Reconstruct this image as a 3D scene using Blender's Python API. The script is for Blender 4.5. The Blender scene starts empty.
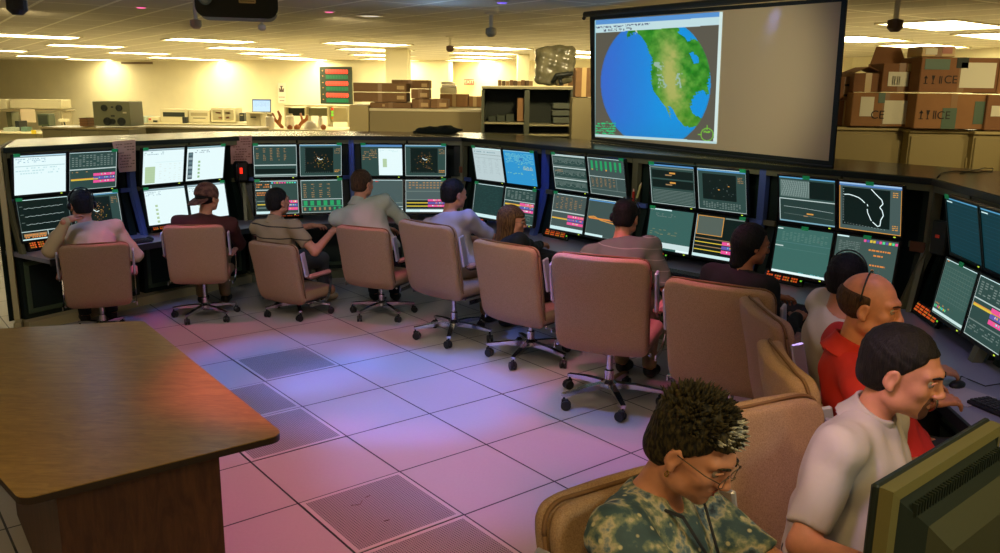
import bpy, math, random
import numpy as np
from mathutils import Vector, Matrix, Euler
random.seed(7); RNG = np.random.default_rng(7)
SC = bpy.context.scene
COL = SC.collection
PI = math.pi
# ---------------------------------------------------------------- camera model
CF, CH, CP, CR = 841.7, 2.1012, .2216, .0134
_f = Vector((0, math.cos(CP), -math.sin(CP))); _r0 = Vector((1, 0, 0)); _u0 = _r0.cross(_f)
RT = _r0*math.cos(CR) + _u0*math.sin(CR); UP = -_r0*math.sin(CR) + _u0*math.cos(CR)
CAM = Vector((0, 0, CH))
def ray(x, y): return _f + RT*((x-500)/CF) + UP*((276.5-y)/CF)
def atz(x, y, z=0.0):
    d = ray(x, y); return CAM + d*((z-CH)/d.z)
def aty(x, y, Y):
    d = ray(x, y); return CAM + d*(Y/d.y)
def onplane(x, y, P, n):
    d = ray(x, y); n = Vector(n); return CAM + d*((Vector(P)-CAM).dot(n)/d.dot(n))
cam_data = bpy.data.cameras.new('camera'); cam = bpy.data.objects.new('camera', cam_data); COL.objects.link(cam)
cam.matrix_world = Matrix(((RT.x, UP.x, -_f.x, 0), (RT.y, UP.y, -_f.y, 0), (RT.z, UP.z, -_f.z, CH), (0, 0, 0, 1)))
cam_data.sensor_fit = 'HORIZONTAL'; cam_data.sensor_width = 36; cam_data.lens = CF*36/1000
cam_data.clip_start = .05; cam_data.clip_end = 200
SC.camera = cam
# ---------------------------------------------------------------- materials
def s2l(c):
    return tuple(((v/255)/12.92 if v/255 <= .04045 else (((v/255)+.055)/1.055)**2.4) for v in c)
MATS = {}
def mat(name, rgb, rough=.6, metal=0., noise=0., nscale=40., bump=0., bscale=200., spec=.5, rgb2=None, emit=0., detail=3.):
    if name in MATS: return MATS[name]
    m = bpy.data.materials.new(name); m.use_nodes = True; nt = m.node_tree; N = nt.nodes; L = nt.links
    b = N['Principled BSDF']; c = s2l(rgb) + (1,)
    b.inputs['Base Color'].default_value = c; b.inputs['Roughness'].default_value = rough
    b.inputs['Metallic'].default_value = metal; b.inputs['Specular IOR Level'].default_value = spec
    if noise > 0 or rgb2:
        tc = N.new('ShaderNodeTexCoord'); nz = N.new('ShaderNodeTexNoise'); nz.inputs['Scale'].default_value = nscale
        nz.inputs['Detail'].default_value = detail
        L.new(tc.outputs['Object'], nz.inputs['Vector'])
        mx = N.new('ShaderNodeMix'); mx.data_type = 'RGBA'
        c2 = s2l(rgb2) + (1,) if rgb2 else tuple(max(0, v*(1-noise)) for v in c[:3]) + (1,)
        mx.inputs[6].default_value = c; mx.inputs[7].default_value = c2
        rp = N.new('ShaderNodeMapRange'); rp.inputs[1].default_value = .35; rp.inputs[2].default_value = .65
        L.new(nz.outputs[0], rp.inputs[0]); L.new(rp.outputs[0], mx.inputs[0]); L.new(mx.outputs[2], b.inputs['Base Color'])
    if bump > 0:
        tc = N.new('ShaderNodeTexCoord'); nz = N.new('ShaderNodeTexNoise'); nz.inputs['Scale'].default_value = bscale
        L.new(tc.outputs['Object'], nz.inputs['Vector']); bp = N.new('ShaderNodeBump'); bp.inputs['Strength'].default_value = bump
        bp.inputs['Distance'].default_value = .01
        L.new(nz.outputs[0], bp.inputs['Height']); L.new(bp.outputs[0], b.inputs['Normal'])
    if emit > 0:
        b.inputs['Emission Color'].default_value = c; b.inputs['Emission Strength'].default_value = emit
    MATS[name] = m; return m
def screen_mat(name, strength):
    if name in MATS: return MATS[name]
    m = bpy.data.materials.new(name); m.use_nodes = True; nt = m.node_tree; N = nt.nodes; L = nt.links
    b = N['Principled BSDF']; at = N.new('ShaderNodeAttribute'); at.attribute_name = 'Col'
    b.inputs['Base Color'].default_value = (.01, .01, .01, 1); b.inputs['Roughness'].default_value = .45; b.inputs['Specular IOR Level'].default_value = .2
    L.new(at.outputs['Color'], b.inputs['Emission Color']); b.inputs['Emission Strength'].default_value = strength
    MATS[name] = m; return m
# ---------------------------------------------------------------- mesh builder
class MB:
    def __init__(s): s.v = []; s.f = []; s.mi = []; s.cur = 0; s.col = None; s.cols = []
    def add(s, vs, fs):
        o = len(s.v); s.v += [tuple(p) for p in vs]
        for f in fs: s.f.append(tuple(i+o for i in f)); s.mi.append(s.cur); s.cols.append(s.col)
        return s
    def box(s, x0, x1, y0, y1, z0, z1, M=None, bev=0.):
        if x1 < x0: x0, x1 = x1, x0
        if y1 < y0: y0, y1 = y1, y0
        if z1 < z0: z0, z1 = z1, z0
        b = min(bev, (x1-x0)*.45, (y1-y0)*.45, (z1-z0)*.45)
        if b <= 0:
            vs = [Vector((x, y, z)) for z in (z0, z1) for y in (y0, y1) for x in (x0, x1)]
            fs = [(0, 2, 3, 1), (4, 5, 7, 6), (0, 1, 5, 4), (2, 6, 7, 3), (0, 4, 6, 2), (1, 3, 7, 5)]
        else:
            vs = []; ids = {}
            for cx in (0, 1):
                for cy in (0, 1):
                    for cz in (0, 1):
                        X = (x0, x1)[cx]; Y = (y0, y1)[cy]; Z = (z0, z1)[cz]
                        sx = b if cx == 0 else -b; sy = b if cy == 0 else -b; sz = b if cz == 0 else -b
                        for a, p in enumerate(((X, Y+sy, Z+sz), (X+sx, Y, Z+sz), (X+sx, Y+sy, Z))):
                            ids[cx, cy, cz, a] = len(vs); vs.append(Vector(p))
            fs = []
            g = lambda *k: ids[k]
            for c in (0, 1):
                q = [g(c, 0, 0, 0), g(c, 1, 0, 0), g(c, 1, 1, 0), g(c, 0, 1, 0)]; fs.append(q if c else q[::-1])
                q = [g(0, c, 0, 1), g(1, c, 0, 1), g(1, c, 1, 1), g(0, c, 1, 1)]; fs.append(q[::-1] if c else q)
                q = [g(0, 0, c, 2), g(1, 0, c, 2), g(1, 1, c, 2), g(0, 1, c, 2)]; fs.append(q if c else q[::-1])
            for p in (0, 1):
                for q_ in (0, 1):
                    e = [g(p, q_, 0, 0), g(p, q_, 1, 0), g(p, q_, 1, 1), g(p, q_, 0, 1)]; fs.append(e if p == q_ else e[::-1])
                    e = [g(p, 0, q_, 0), g(p, 1, q_, 0), g(p, 1, q_, 2), g(p, 0, q_, 2)]; fs.append(e[::-1] if p == q_ else e)
                    e = [g(0, p, q_, 1), g(1, p, q_, 1), g(1, p, q_, 2), g(0, p, q_, 2)]; fs.append(e if p == q_ else e[::-1])
            for k in [(a, b_, c) for a in (0, 1) for b_ in (0, 1) for c in (0, 1)]:
                t = [g(*k, 0), g(*k, 1), g(*k, 2)]; fs.append(t if sum(k) % 2 else t[::-1])
        if M is not None: vs = [M @ p for p in vs]
        return s.add(vs, fs)
    def tube(s, pts, r, n=10, caps=True, flat=None):
        pts = [Vector(p) for p in pts]; rs = r if isinstance(r, (list, tuple)) else [r]*len(pts)
        rings = []; prev = None
        for i, p in enumerate(pts):
            t = (pts[min(i+1, len(pts)-1)] - pts[max(i-1, 0)]).normalized()
            if prev is None:
                a = Vector((0, 0, 1)) if abs(t.z) < .9 else Vector((1, 0, 0)); u = t.cross(a).normalized()
            else:
                u = (prev - t*prev.dot(t)).normalized()
            prev = u; w = t.cross(u)
            k = flat if flat else 1.
            rings.append([p + (u*math.cos(2*PI*j/n) + w*math.sin(2*PI*j/n)*k)*rs[i] for j in range(n)])
        vs = [q for rg in rings for q in rg]; fs = []
        for i in range(len(pts)-1):
            for j in range(n): fs.append((i*n+j, i*n+(j+1) % n, (i+1)*n+(j+1) % n, (i+1)*n+j))
        if caps: fs.append(tuple(range(n))[::-1]); fs.append(tuple((len(pts)-1)*n+j for j in range(n)))
        return s.add(vs, fs)
    def lathe(s, prof, n=20, M=None):
        vs = [Vector((r*math.cos(2*PI*j/n), r*math.sin(2*PI*j/n), z)) for r, z in prof for j in range(n)]
        fs = [(i*n+j, i*n+(j+1) % n, (i+1)*n+(j+1) % n, (i+1)*n+j) for i in range(len(prof)-1) for j in range(n)]
        fs.append(tuple(range(n))[::-1]); fs.append(tuple((len(prof)-1)*n+j for j in range(n)))
        if M is not None: vs = [M @ p for p in vs]
        return s.add(vs, fs)
    def prism(s, poly, z0, z1, M=None, axis='z'):
        n = len(poly)
        mk = {'z': lambda p, h: Vector((p[0], p[1], h)), 'y': lambda p, h: Vector((p[0], h, p[1])), 'x': lambda p, h: Vector((h, p[0], p[1]))}[axis]
        vs = [mk(p, h) for h in (z0, z1) for p in poly]
        if M is not None: vs = [M @ p for p in vs]
        fs = [tuple(range(n))[::-1], tuple(range(n, 2*n))] + [(i, (i+1) % n, n+(i+1) % n, n+i) for i in range(n)]
        return s.add(vs, fs)
    def sphere(s, c, r, n=12, m=8):
        r = r if isinstance(r, (tuple, list)) else (r, r, r); c = Vector(c)
        vs = [c+Vector((0, 0, r[2]))]
        for i in range(1, m):
            a = PI*i/m
            for j in range(n): b = 2*PI*j/n; vs.append(c+Vector((r[0]*math.sin(a)*math.cos(b), r[1]*math.sin(a)*math.sin(b), r[2]*math.cos(a))))
        vs.append(c-Vector((0, 0, r[2]))); fs = []
        for j in range(n): fs.append((0, 1+j, 1+(j+1) % n)); fs.append((len(vs)-1, 1+(m-2)*n+(j+1) % n, 1+(m-2)*n+j))
        for i in range(m-2):
            for j in range(n): fs.append((1+i*n+j, 1+(i+1)*n+j, 1+(i+1)*n+(j+1) % n, 1+i*n+(j+1) % n))
        return s.add(vs, fs)
    def build(s, name, m, parent=None, smooth=False, M=None, angle=None):
        me = bpy.data.meshes.new(name)
        vs = [M @ Vector(p) for p in s.v] if M is not None else s.v
        me.from_pydata([tuple(p) for p in vs], [], s.f)
        ms = m if isinstance(m, (list, tuple)) else [m]
        for q in ms: me.materials.append(q)
        if len(ms) > 1: me.polygons.foreach_set('material_index', s.mi)
        if any(c is not None for c in s.cols):
            ca = me.color_attributes.new('Col', 'FLOAT_COLOR', 'CORNER'); arr = []
            for f, c in zip(s.f, s.cols): arr += list((tuple(c)+(1.,))) * len(f)
            ca.data.foreach_set('color', arr)
        if smooth: me.polygons.foreach_set('use_smooth', [True]*len(me.polygons))
        me.update()
        if smooth and angle: me.set_sharp_from_angle(angle=angle)
        o = bpy.data.objects.new(name, me); COL.objects.link(o)
        if parent: o.parent = parent
        return o
def empty(name, loc=(0, 0, 0), rz=0., label=None, cat=None, group=None):
    o = bpy.data.objects.new(name, None); COL.objects.link(o); o.location = loc; o.rotation_euler = (0, 0, rz); o.empty_display_size = .1
    tag(o, label, cat, group); return o
def tag(o, label=None, cat=None, group=None, kind=None):
    if label: o['label'] = label
    if cat: o['category'] = cat
    if group: o['group'] = group
    if kind: o['kind'] = kind
    return o
def struct(o): o['kind'] = 'structure'; return o
def kids(o): return [c for c in COL.objects if c.parent == o]
def copy_tree(o, parent=None):
    c = o.copy(); COL.objects.link(c); c.parent = parent
    for ch in kids(o): copy_tree(ch, c)
    return c
def dup(o, loc, rz, label, group=None):
    c = copy_tree(o); c.location = loc; c.rotation_euler = (0, 0, rz); c['label'] = label
    if group: c['group'] = group
    return c
def rrect(w, h, r, n=5, cx=0, cy=0):
    P = []
    for sx, sy, a0 in ((1, 1, 0), (-1, 1, 90), (-1, -1, 180), (1, -1, 270)):
        for k in range(n+1):
            a = math.radians(a0+90*k/n); P.append((cx+sx*(w/2-r)+r*math.cos(a), cy+sy*(h/2-r)+r*math.sin(a)))
    return P
# ---------------------------------------------------------------- SDF modelling (for organic shapes)
def surface_nets(F, org, h):
    s = F < 0
    nx, ny, nz = F.shape
    ids = -np.ones((nx-1, ny-1, nz-1), np.int64)
    corners = [(i, j, k) for i in (0, 1) for j in (0, 1) for k in (0, 1)]
    sub = lambda A, c: A[c[0]:nx-1+c[0], c[1]:ny-1+c[1], c[2]:nz-1+c[2]]
    cnt = sum(sub(s, c).astype(np.int8) for c in corners)
    act = (cnt > 0) & (cnt < 8)
    I = np.argwhere(act)
    if len(I) == 0: return np.zeros((0, 3)), np.zeros((0, 4), int)
    ids[act] = np.arange(len(I))
    acc = np.zeros((len(I), 3)); num = np.zeros(len(I))
    for a in corners:
        for ax in range(3):
            if a[ax]: continue
            b = list(a); b[ax] = 1
            fa = F[I[:, 0]+a[0], I[:, 1]+a[1], I[:, 2]+a[2]]; fb = F[I[:, 0]+b[0], I[:, 1]+b[1], I[:, 2]+b[2]]
            x = (fa < 0) != (fb < 0); t = np.where(x, fa/np.where(x, fa-fb, 1), 0)
            p = np.array(a, float)[None].repeat(len(I), 0); p[:, ax] += t
            acc[x] += p[x]; num[x] += 1
    V = (I + acc/num[:, None])*h + org
    Q = []
    for ax in range(3):
        o1, o2 = [a for a in range(3) if a != ax]
        sl0 = [slice(None)]*3; sl1 = [slice(None)]*3; sl0[ax] = slice(0, -1); sl1[ax] = slice(1, None)
        x = s[tuple(sl0)] != s[tuple(sl1)]
        E = np.argwhere(x)
        ok = (E[:, o1] > 0) & (E[:, o1] < F.shape[o1]-1) & (E[:, o2] > 0) & (E[:, o2] < F.shape[o2]-1)
        E = E[ok]
        def gid(d1, d2):
            q = E.copy(); q[:, o1] += d1; q[:, o2] += d2; return ids[q[:, 0], q[:, 1], q[:, 2]]
        q = np.stack([gid(-1, -1), gid(0, -1), gid(0, 0), gid(-1, 0)], 1)
        ins = s[E[:, 0], E[:, 1], E[:, 2]]
        flip = ins if ax != 1 else ~ins
        q[~flip] = q[~flip][:, ::-1]
        Q.append(q)
    return V, np.concatenate(Q)
def smin(a, b, k):
    if k <= 0: return np.minimum(a, b)
    h = np.maximum(k-np.abs(a-b), 0)/k; return np.minimum(a, b)-h*h*k*.25
def smax(a, b, k): return -smin(-a, -b, k)
def d_ell(P, c, r, R=None):
    Q = P-np.asarray(c)
    if R is not None: Q = Q @ np.asarray(R)
    r = np.asarray(r, float); k0 = np.sqrt(((Q/r)**2).sum(-1)); k1 = np.sqrt(((Q/(r*r))**2).sum(-1))+1e-9
    return k0*(k0-1)/k1
def d_cap(P, a, b, ra, rb, sq=None):
    a = np.asarray(a, float); b = np.asarray(b, float); d = b-a; Q = P-a
    t = np.clip((Q@d)/(d@d), 0, 1); return np.sqrt(((Q-t[..., None]*d)**2).sum(-1))-(ra+(rb-ra)*t)
def d_box(P, c, r, rr=0., R=None):
    Q = P-np.asarray(c)
    if R is not None: Q = Q @ np.asarray(R)
    q = np.abs(Q)-np.asarray(r)+rr
    return np.sqrt((np.maximum(q, 0)**2).sum(-1))+np.minimum(q.max(-1), 0)-rr
def grid(lo, hi, h):
    n = [int(math.ceil((hi[i]-lo[i])/h))+1 for i in range(3)]
    ax = [lo[i]+np.arange(n[i])*h for i in range(3)]
    return np.stack(np.meshgrid(*ax, indexing='ij'), -1)
def sdf_mesh(fn, lo, hi, h):
    # coarse pass finds the occupied blocks, fine pass evaluates there
    G = grid(lo, hi, h); F = np.full(G.shape[:3], 1.)
    B = 16
    for i in range(0, G.shape[0], B):
        for j in range(0, G.shape[1], B):
            for k in range(0, G.shape[2], B):
                g = G[i:i+B, j:j+B, k:k+B]; c = g.reshape(-1, 3).mean(0); 
                d = fn(c[None])[0]
                rad = h*B*.87
                if abs(d) > rad*1.25+.02: F[i:i+B, j:j+B, k:k+B] = d
                else: F[i:i+B, j:j+B, k:k+B] = fn(g.reshape(-1, 3)).reshape(g.shape[:3])
    return surface_nets(F, np.array(lo), h)
def np_obj(name, parts, m, parent=None, attr=None):
    V = []; Q = []; o = 0
    for v, q in parts: V.append(v); Q.append(q+o); o += len(v)
    V = np.concatenate(V); Q = np.concatenate(Q)
    me = bpy.data.meshes.new(name); me.vertices.add(len(V)); me.vertices.foreach_set('co', V.ravel())
    me.loops.add(Q.size); me.loops.foreach_set('vertex_index', Q.ravel().astype(np.int32))
    me.polygons.add(len(Q)); me.polygons.foreach_set('loop_start', np.arange(0, Q.size, 4, dtype=np.int32))
    me.polygons.foreach_set('use_smooth', np.ones(len(Q), bool))
    me.materials.append(m); me.update(); me.validate()
    ob = bpy.data.objects.new(name, me); COL.objects.link(ob)
    if parent: ob.parent = parent
    return ob
# ================================================================ ROOM
TILE, TYAW, TOX, TOY = .61, .6755, -2.9286, 6.3388
TC, TS = math.cos(TYAW), math.sin(TYAW)
def tile_pt(a, b, z=0): return Vector((TOX+a*TILE*TC+b*TILE*TS, TOY+a*TILE*TS-b*TILE*TC, z))
CEIL = 2.88
def grid_mat(name, rgb, line_rgb, lw, cellx, celly, yaw, ox, oy, rough, speck=0., line_bump=0., rgb2=None):
    m = bpy.data.materials.new(name); m.use_nodes = True; nt = m.node_tree; N = nt.nodes; L = nt.links; b = N['Principled BSDF']
    tc = N.new('ShaderNodeTexCoord'); mp = N.new('ShaderNodeMapping'); mp.vector_type = 'TEXTURE'
    mp.inputs['Location'].default_value = (ox, oy, 0); mp.inputs['Rotation'].default_value = (0, 0, yaw); mp.inputs['Scale'].default_value = (cellx, celly, 1)
    L.new(tc.outputs['Object'], mp.inputs['Vector']); sx = N.new('ShaderNodeSeparateXYZ'); L.new(mp.outputs[0], sx.inputs[0])
    out = []
    for ax, cell in ((0, cellx), (1, celly)):
        pp = N.new('ShaderNodeMath'); pp.operation = 'PINGPONG'; pp.inputs[1].default_value = .5; L.new(sx.outputs[ax], pp.inputs[0])
        lt = N.new('ShaderNodeMath'); lt.operation = 'LESS_THAN'; lt.inputs[1].default_value = lw/cell; L.new(pp.outputs[0], lt.inputs[0]); out.append(lt)
    mxm = N.new('ShaderNodeMath'); mxm.operation = 'MAXIMUM'; L.new(out[0].outputs[0], mxm.inputs[0]); L.new(out[1].outputs[0], mxm.inputs[1])
    base = N.new('ShaderNodeMix'); base.data_type = 'RGBA'
    nz = N.new('ShaderNodeTexNoise'); nz.inputs['Scale'].default_value = 60 if speck else 3; nz.inputs['Detail'].default_value = 6
    L.new(tc.outputs['Object'], nz.inputs['Vector']); L.new(nz.outputs[0], base.inputs[0])
    c = s2l(rgb); c2 = s2l(rgb2) if rgb2 else tuple(v*(1-speck) for v in c)
    base.inputs[6].default_value = c+(1,); base.inputs[7].default_value = c2+(1,)
    mx = N.new('ShaderNodeMix'); mx.data_type = 'RGBA'; L.new(mxm.outputs[0], mx.inputs[0]); L.new(base.outputs[2], mx.inputs[6])
    mx.inputs[7].default_value = s2l(line_rgb)+(1,); L.new(mx.outputs[2], b.inputs['Base Color']); b.inputs['Roughness'].default_value = rough
    MATS[name] = m; return m
floor_m = grid_mat('floor_tiles', (182, 176, 168), (24, 24, 32), .0052, TILE, TILE, TYAW, TOX, TOY, .38, speck=.1)
ceil_m = grid_mat('ceiling_tiles', (218, 209, 180), (255, 250, 222), .02, 1.22, .61, math.radians(-55), -3.4, 11.3, .9, speck=.12)
wall_m = mat('wall_paint', (238, 228, 188), .85, noise=.06, nscale=1.5)
white_trim = mat('trim_white', (205, 195, 165), .6)
X0, X1, Y0, Y1 = -24., 10.5, -4.5, 37.
m = MB(); m.box(X0, X1, Y0, Y1, -.1, 0); struct(m.build('floor', floor_m))
m = MB(); m.box(X0, X1, Y0, Y1, CEIL, CEIL+.1); struct(m.build('ceiling', ceil_m))
def wall(name, p, q, mm, th=.15):
    p = Vector(p); q = Vector(q); d = (q-p).normalized(); n = Vector((-d.y, d.x))*th; m = MB(); m.prism([p, q, q+n, p+n], 0, CEIL); struct(m.build(name, mm))
WA, WB, WC, WD = (-24, 36.2), (-1.6, 26.6), (8.2, 20.4), (9.8, -4.5)
wall('wall_back', (-1.6, 26.6), (-24, 36.2), wall_m, -.15); wall('wall_back_right', (8.2, 20.4), (-1.6, 27.9), wall_m, -.15); wall('wall_right', (9.8, -4.5), (8.2, 20.4), wall_m, -.15)
m = MB(); m.box(-1.68, -1.6, 26.6, 28, 0, CEIL); struct(m.build('trim_3', wall_m))
m = MB(); m.box(X0-.15, X0, Y0, 36.3, 0, CEIL); struct(m.build('wall_left', wall_m))
def wall_hit(x, y):
    d = ray(x, y); best = 1e9
    for p, q in ((Vector(WA), Vector(WB)), (Vector((-1.6, 27.9)), Vector(WC)), (Vector(WC), Vector(WD))):
        e_ = q-p; den = d.x*e_.y-d.y*e_.x
        if abs(den) < 1e-9: continue
        t = (p.x*e_.y-p.y*e_.x)/den; k = (p.x*d.y-p.y*d.x)/den
        if t > 0 and -.01 <= k <= 1.01: best = min(best, t)
    return CAM+d*best
dim_wall = mat('front_wall_paint', (120, 112, 96), .85)
m = MB(); m.box(X0, X1, Y0-.15, Y0, 0, CEIL); struct(m.build('wall_front', dim_wall))
# column
col_p = pc = aty(396, 80, 18.5)
m = MB(); m.box(-.25, .25, -.25, .25, 0, CEIL, bev=.02); o = m.build('wall_column', wall_m); o.location = (pc.x, 18.9, 0); struct(o); o.name = 'trim_1'
pc2 = aty(746, 70, 20.5)
m = MB(); m.box(-.15, .15, -.15, .15, 0, CEIL, bev=.02); o = m.build('trim_2', wall_m); o.location = (aty(523, 70, 21).x, 21, 0); struct(o)
# perforated panels
def perf_mat():
    m = bpy.data.materials.new('perforated_panel'); m.use_nodes = True; nt = m.node_tree; N = nt.nodes; L = nt.links; b = N['Principled BSDF']
    tc = N.new('ShaderNodeTexCoord'); mp = N.new('ShaderNodeMapping'); mp.inputs['Scale'].default_value = (75, 75, 75); L.new(tc.outputs['Object'], mp.inputs['Vector'])
    fr = N.new('ShaderNodeVectorMath'); fr.operation = 'FRACTION'; L.new(mp.outputs[0], fr.inputs[0])
    sb = N.new('ShaderNodeVectorMath'); sb.operation = 'SUBTRACT'; sb.inputs[1].default_value = (.5, .5, 0); L.new(fr.outputs[0], sb.inputs[0])
    ml = N.new('ShaderNodeVectorMath'); ml.operation = 'MULTIPLY'; ml.inputs[1].default_value = (1, 1, 0); L.new(sb.outputs[0], ml.inputs[0])
    ln = N.new('ShaderNodeVectorMath'); ln.operation = 'LENGTH'; L.new(ml.outputs[0], ln.inputs[0])
    lt = N.new('ShaderNodeMath'); lt.operation = 'LESS_THAN'; lt.inputs[1].default_value = .27; L.new(ln.outputs['Value'], lt.inputs[0])
    mx = N.new('ShaderNodeMix'); mx.data_type = 'RGBA'; L.new(lt.outputs[0], mx.inputs[0])
    mx.inputs[6].default_value = s2l((150, 146, 140))+(1,); mx.inputs[7].default_value = s2l((40, 40, 44))+(1,)
    L.new(mx.outputs[2], b.inputs['Base Color']); b.inputs['Roughness'].default_value = .4; return m
pm = perf_mat(); pedge = mat('panel_edge', (190, 184, 176), .4); scuff = mat('scuff', (96, 62, 52), .7)
for i, (a, b, lab) in enumerate(((1, 1, 'perforated grey floor panel farthest from the wood table, out in the open floor'),
        (0, 2, 'perforated grey floor panel half hidden at the far right edge of the wood table'),
        (0, 3, 'perforated floor panel beside the rounded near corner of the wood table'),
        (0, 5, 'whole perforated floor panel with scuff marks in the lower middle of the floor'),
        (0, 6, 'perforated floor panel cut by the bottom of the picture'))):
    P = tile_pt(a+.5, b+.5, .0); e = empty('perforated_floor_panel', P, TYAW, lab, 'floor panel', 'perforated airflow floor panels')
    h = TILE/2-.006
    m = MB(); 
    for s0, s1, t0, t1 in ((-h, h, -h, -h+.022), (-h, h, h-.022, h), (-h, -h+.022, -h+.022, h-.022), (h-.022, h, -h+.022, h-.022)): m.box(s0, s1, t0, t1, 0, .0022)
    m.build('rim', pedge, e)
    m = MB(); m.box(-h+.022, h-.022, -h+.022, h-.022, 0, .0018); m.build('perforated_plate', pm, e)
    if b == 5:
        for pts in (((-.1, .12), (-.06, .1), (-.03, .13)), ((.0, .15), (.03, .155)), ((-.05, -.12), (-.02, -.125))): m = MB(); m.tube([(x, y, .0021) for x, y in pts], .0022, 5); m.build('scuff_mark', scuff, e)
# ---------------- ceiling fixtures
diff_m = mat('lamp_diffuser', (255, 240, 190), .5, emit=19.); frame_m = mat('lamp_frame', (225, 215, 180), .5)
FA = math.radians(38.7)
fix_px = [(30, 35.5), (86, 45.5), (210, 40), (-6, 50), (43, 56), (139, 52.8), (90, 60.3), (245, 48), (270, 53.5), (174, 57.5), (288, 57.5), (204, 60.8), (304, 61.2),
          (367, 43.3), (375, 49.3), (382, 54.8), (388, 59), (391, 62), (491, 47.5), (484, 53), (482, 57), (472, 60.8), (583, 51.5), (590, 56.5),
          (945, 24.5), (858, 38.5), (924, 45.5), (1010, 35)]
fl = ['nearest of all lit rectangular ceiling lights, right of the projector screen', 'lit ceiling light by the right edge of the projector screen', 'lit ceiling light just above the open cardboard box flaps']
proto = None; nl = 0
for i, (x, y) in enumerate(fix_px):
    P = atz(x, y, CEIL)
    Wh = wall_hit(x, y)
    if P.y > Wh.y*.965: P = aty(x, y, Wh.y*.965)
    side = 'left part of the far office' if x < 330 else ('middle of the far office, by the column' if x < 600 else 'right part of the room')
    if i == 24: lab = fl[0]
    elif i == 25: lab = fl[1]
    elif i == 26: lab = fl[2]
    elif i == 0: lab = 'leftmost near lit ceiling light, cut by the left edge of the picture'
    elif i == 2: lab = 'lit ceiling light right below the black ceiling projector, nearest of the left ones'
    elif i == 13: lab = 'long lit ceiling light nearest the camera above the column'
    elif i == 18: lab = 'nearest lit ceiling light between the column and the bookcase'
    else: lab = 'glowing rectangular ceiling light in the '+side
    if proto is None:
        proto = empty('ceiling_light', (P.x, P.y, CEIL), FA, lab, 'ceiling light', 'rectangular lights in the far ceiling')
        m = MB(); w, d = .76, .46
        for a in ((-w, w, -d, -d+.03), (-w, w, d-.03, d), (-w, -w+.03, -d+.03, d-.03), (w-.03, w, -d+.03, d-.03)): m.box(*a, -.02, 0)
        m.build('frame', frame_m, proto); m = MB(); m.box(-w+.03, w-.03, -d+.03, d-.03, -.012, -.002); m.build('diffuser', diff_m, proto)
    else: dup(proto, (P.x, P.y, CEIL), FA, lab)
# small things under the ceiling
dkm = mat('dark_plastic', (34, 38, 34), .45); tanp = mat('beige_plastic', (190, 176, 140), .5)
def ceil_pod(x, y0, y1, Y, m_, name, lab, cat, r=.05):
    P = aty(x, (y0+y1)/2, Y); z0 = aty(x, y1, Y).z; e = empty(name, (P.x, P.y, CEIL), 0, lab, cat)
    m = MB(); m.lathe([(r*1.2, 0), (r*1.2, -.015), (r*.35, -.02), (r*.35, min(z0-CEIL+r*1.6, -.03))], 14); m.build('stem', frame_m, e)
    m = MB(); L_ = z0-CEIL; m.lathe([(r*.3, L_+r*1.7), (r, L_+r*1.5), (r, L_+r*.5), (r*.5, L_)], 14); m.build('housing', m_, e)
    return e
ceil_pod(17, -4, 15, 5.0, dkm, 'hanging_camera', 'dark hanging camera at the top left corner', 'camera', .055)
ceil_pod(196, 18, 29, 7.8, mat('smoked', (176, 156, 112), .4), 'ceiling_sensor', 'tan ceiling sensor hanging left of the projector', 'sensor', .05)
ceil_pod(262, 21, 31, 7.9, mat('pale_sensor', (212, 206, 178), .4), 'ceiling_sensor', 'pale ceiling sensor hanging right below the projector', 'sensor', .035)
ceil_pod(450, 44, 52, 14, mat('brown_cam', (86, 58, 38), .5), 'hanging_camera', 'small brown camera hanging before the far ceiling lights', 'camera', .06)
ceil_pod(491, 30, 37, 9.5, mat('smoked2', (190, 174, 130), .5), 'ceiling_sensor', 'tan ceiling sensor left of the screen', 'sensor', .06)
ceil_pod(895, 20, 32, 7.0, mat('brown_cam2', (96, 70, 44), .5), 'hanging_camera', 'brown box camera hanging beside the nearest right ceiling light', 'camera', .06)
# round recessed lamps in the near ceiling
can_rim = mat('can_rim', (230, 220, 190), .4); can_in = mat('can_white', (240, 232, 205), .5, emit=.9)
e = empty('recessed_downlight', (atz(370, 15.5, CEIL).x, atz(370, 15.5, CEIL).y, CEIL), 0, 'round white recessed downlight in the near ceiling', 'downlight')
m = MB(); m.lathe([(.15, -.001), (.165, -.006), (.15, -.012), (.13, -.012), (.12, 0)], 28); m.build('rim', can_rim, e)
m = MB(); m.lathe([(.118, -.001), (.118, -.006), (.0, -.006)][:2], 24); m.build('reflector', can_in, e)
pink = mat('pink_lamp', (255, 90, 160), .4, emit=1.6); blue = mat('blue_lamp', (120, 90, 255), .4, emit=1.2)
for x, y, mm, lab in ((329, 11, pink, 'small pink glowing ceiling lamp left of the round downlight'), (141, 6.5, pink, 'small pink glowing ceiling lamp left of the projector'), (502, 1.5, blue, 'small violet glowing ceiling lamp at the top edge')):
    P = atz(x, y, CEIL); e = empty('coloured_ceiling_lamp', (P.x, P.y, CEIL), 0, lab, 'ceiling lamp')
    m = MB(); m.lathe([(.06, 0), (.065, -.006), (.05, -.012)], 20); m.build('trim_ring', can_rim, e)
    m = MB(); m.lathe([(.047, -.002), (.044, -.016)], 20); m.build('lens', mm, e)
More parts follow.
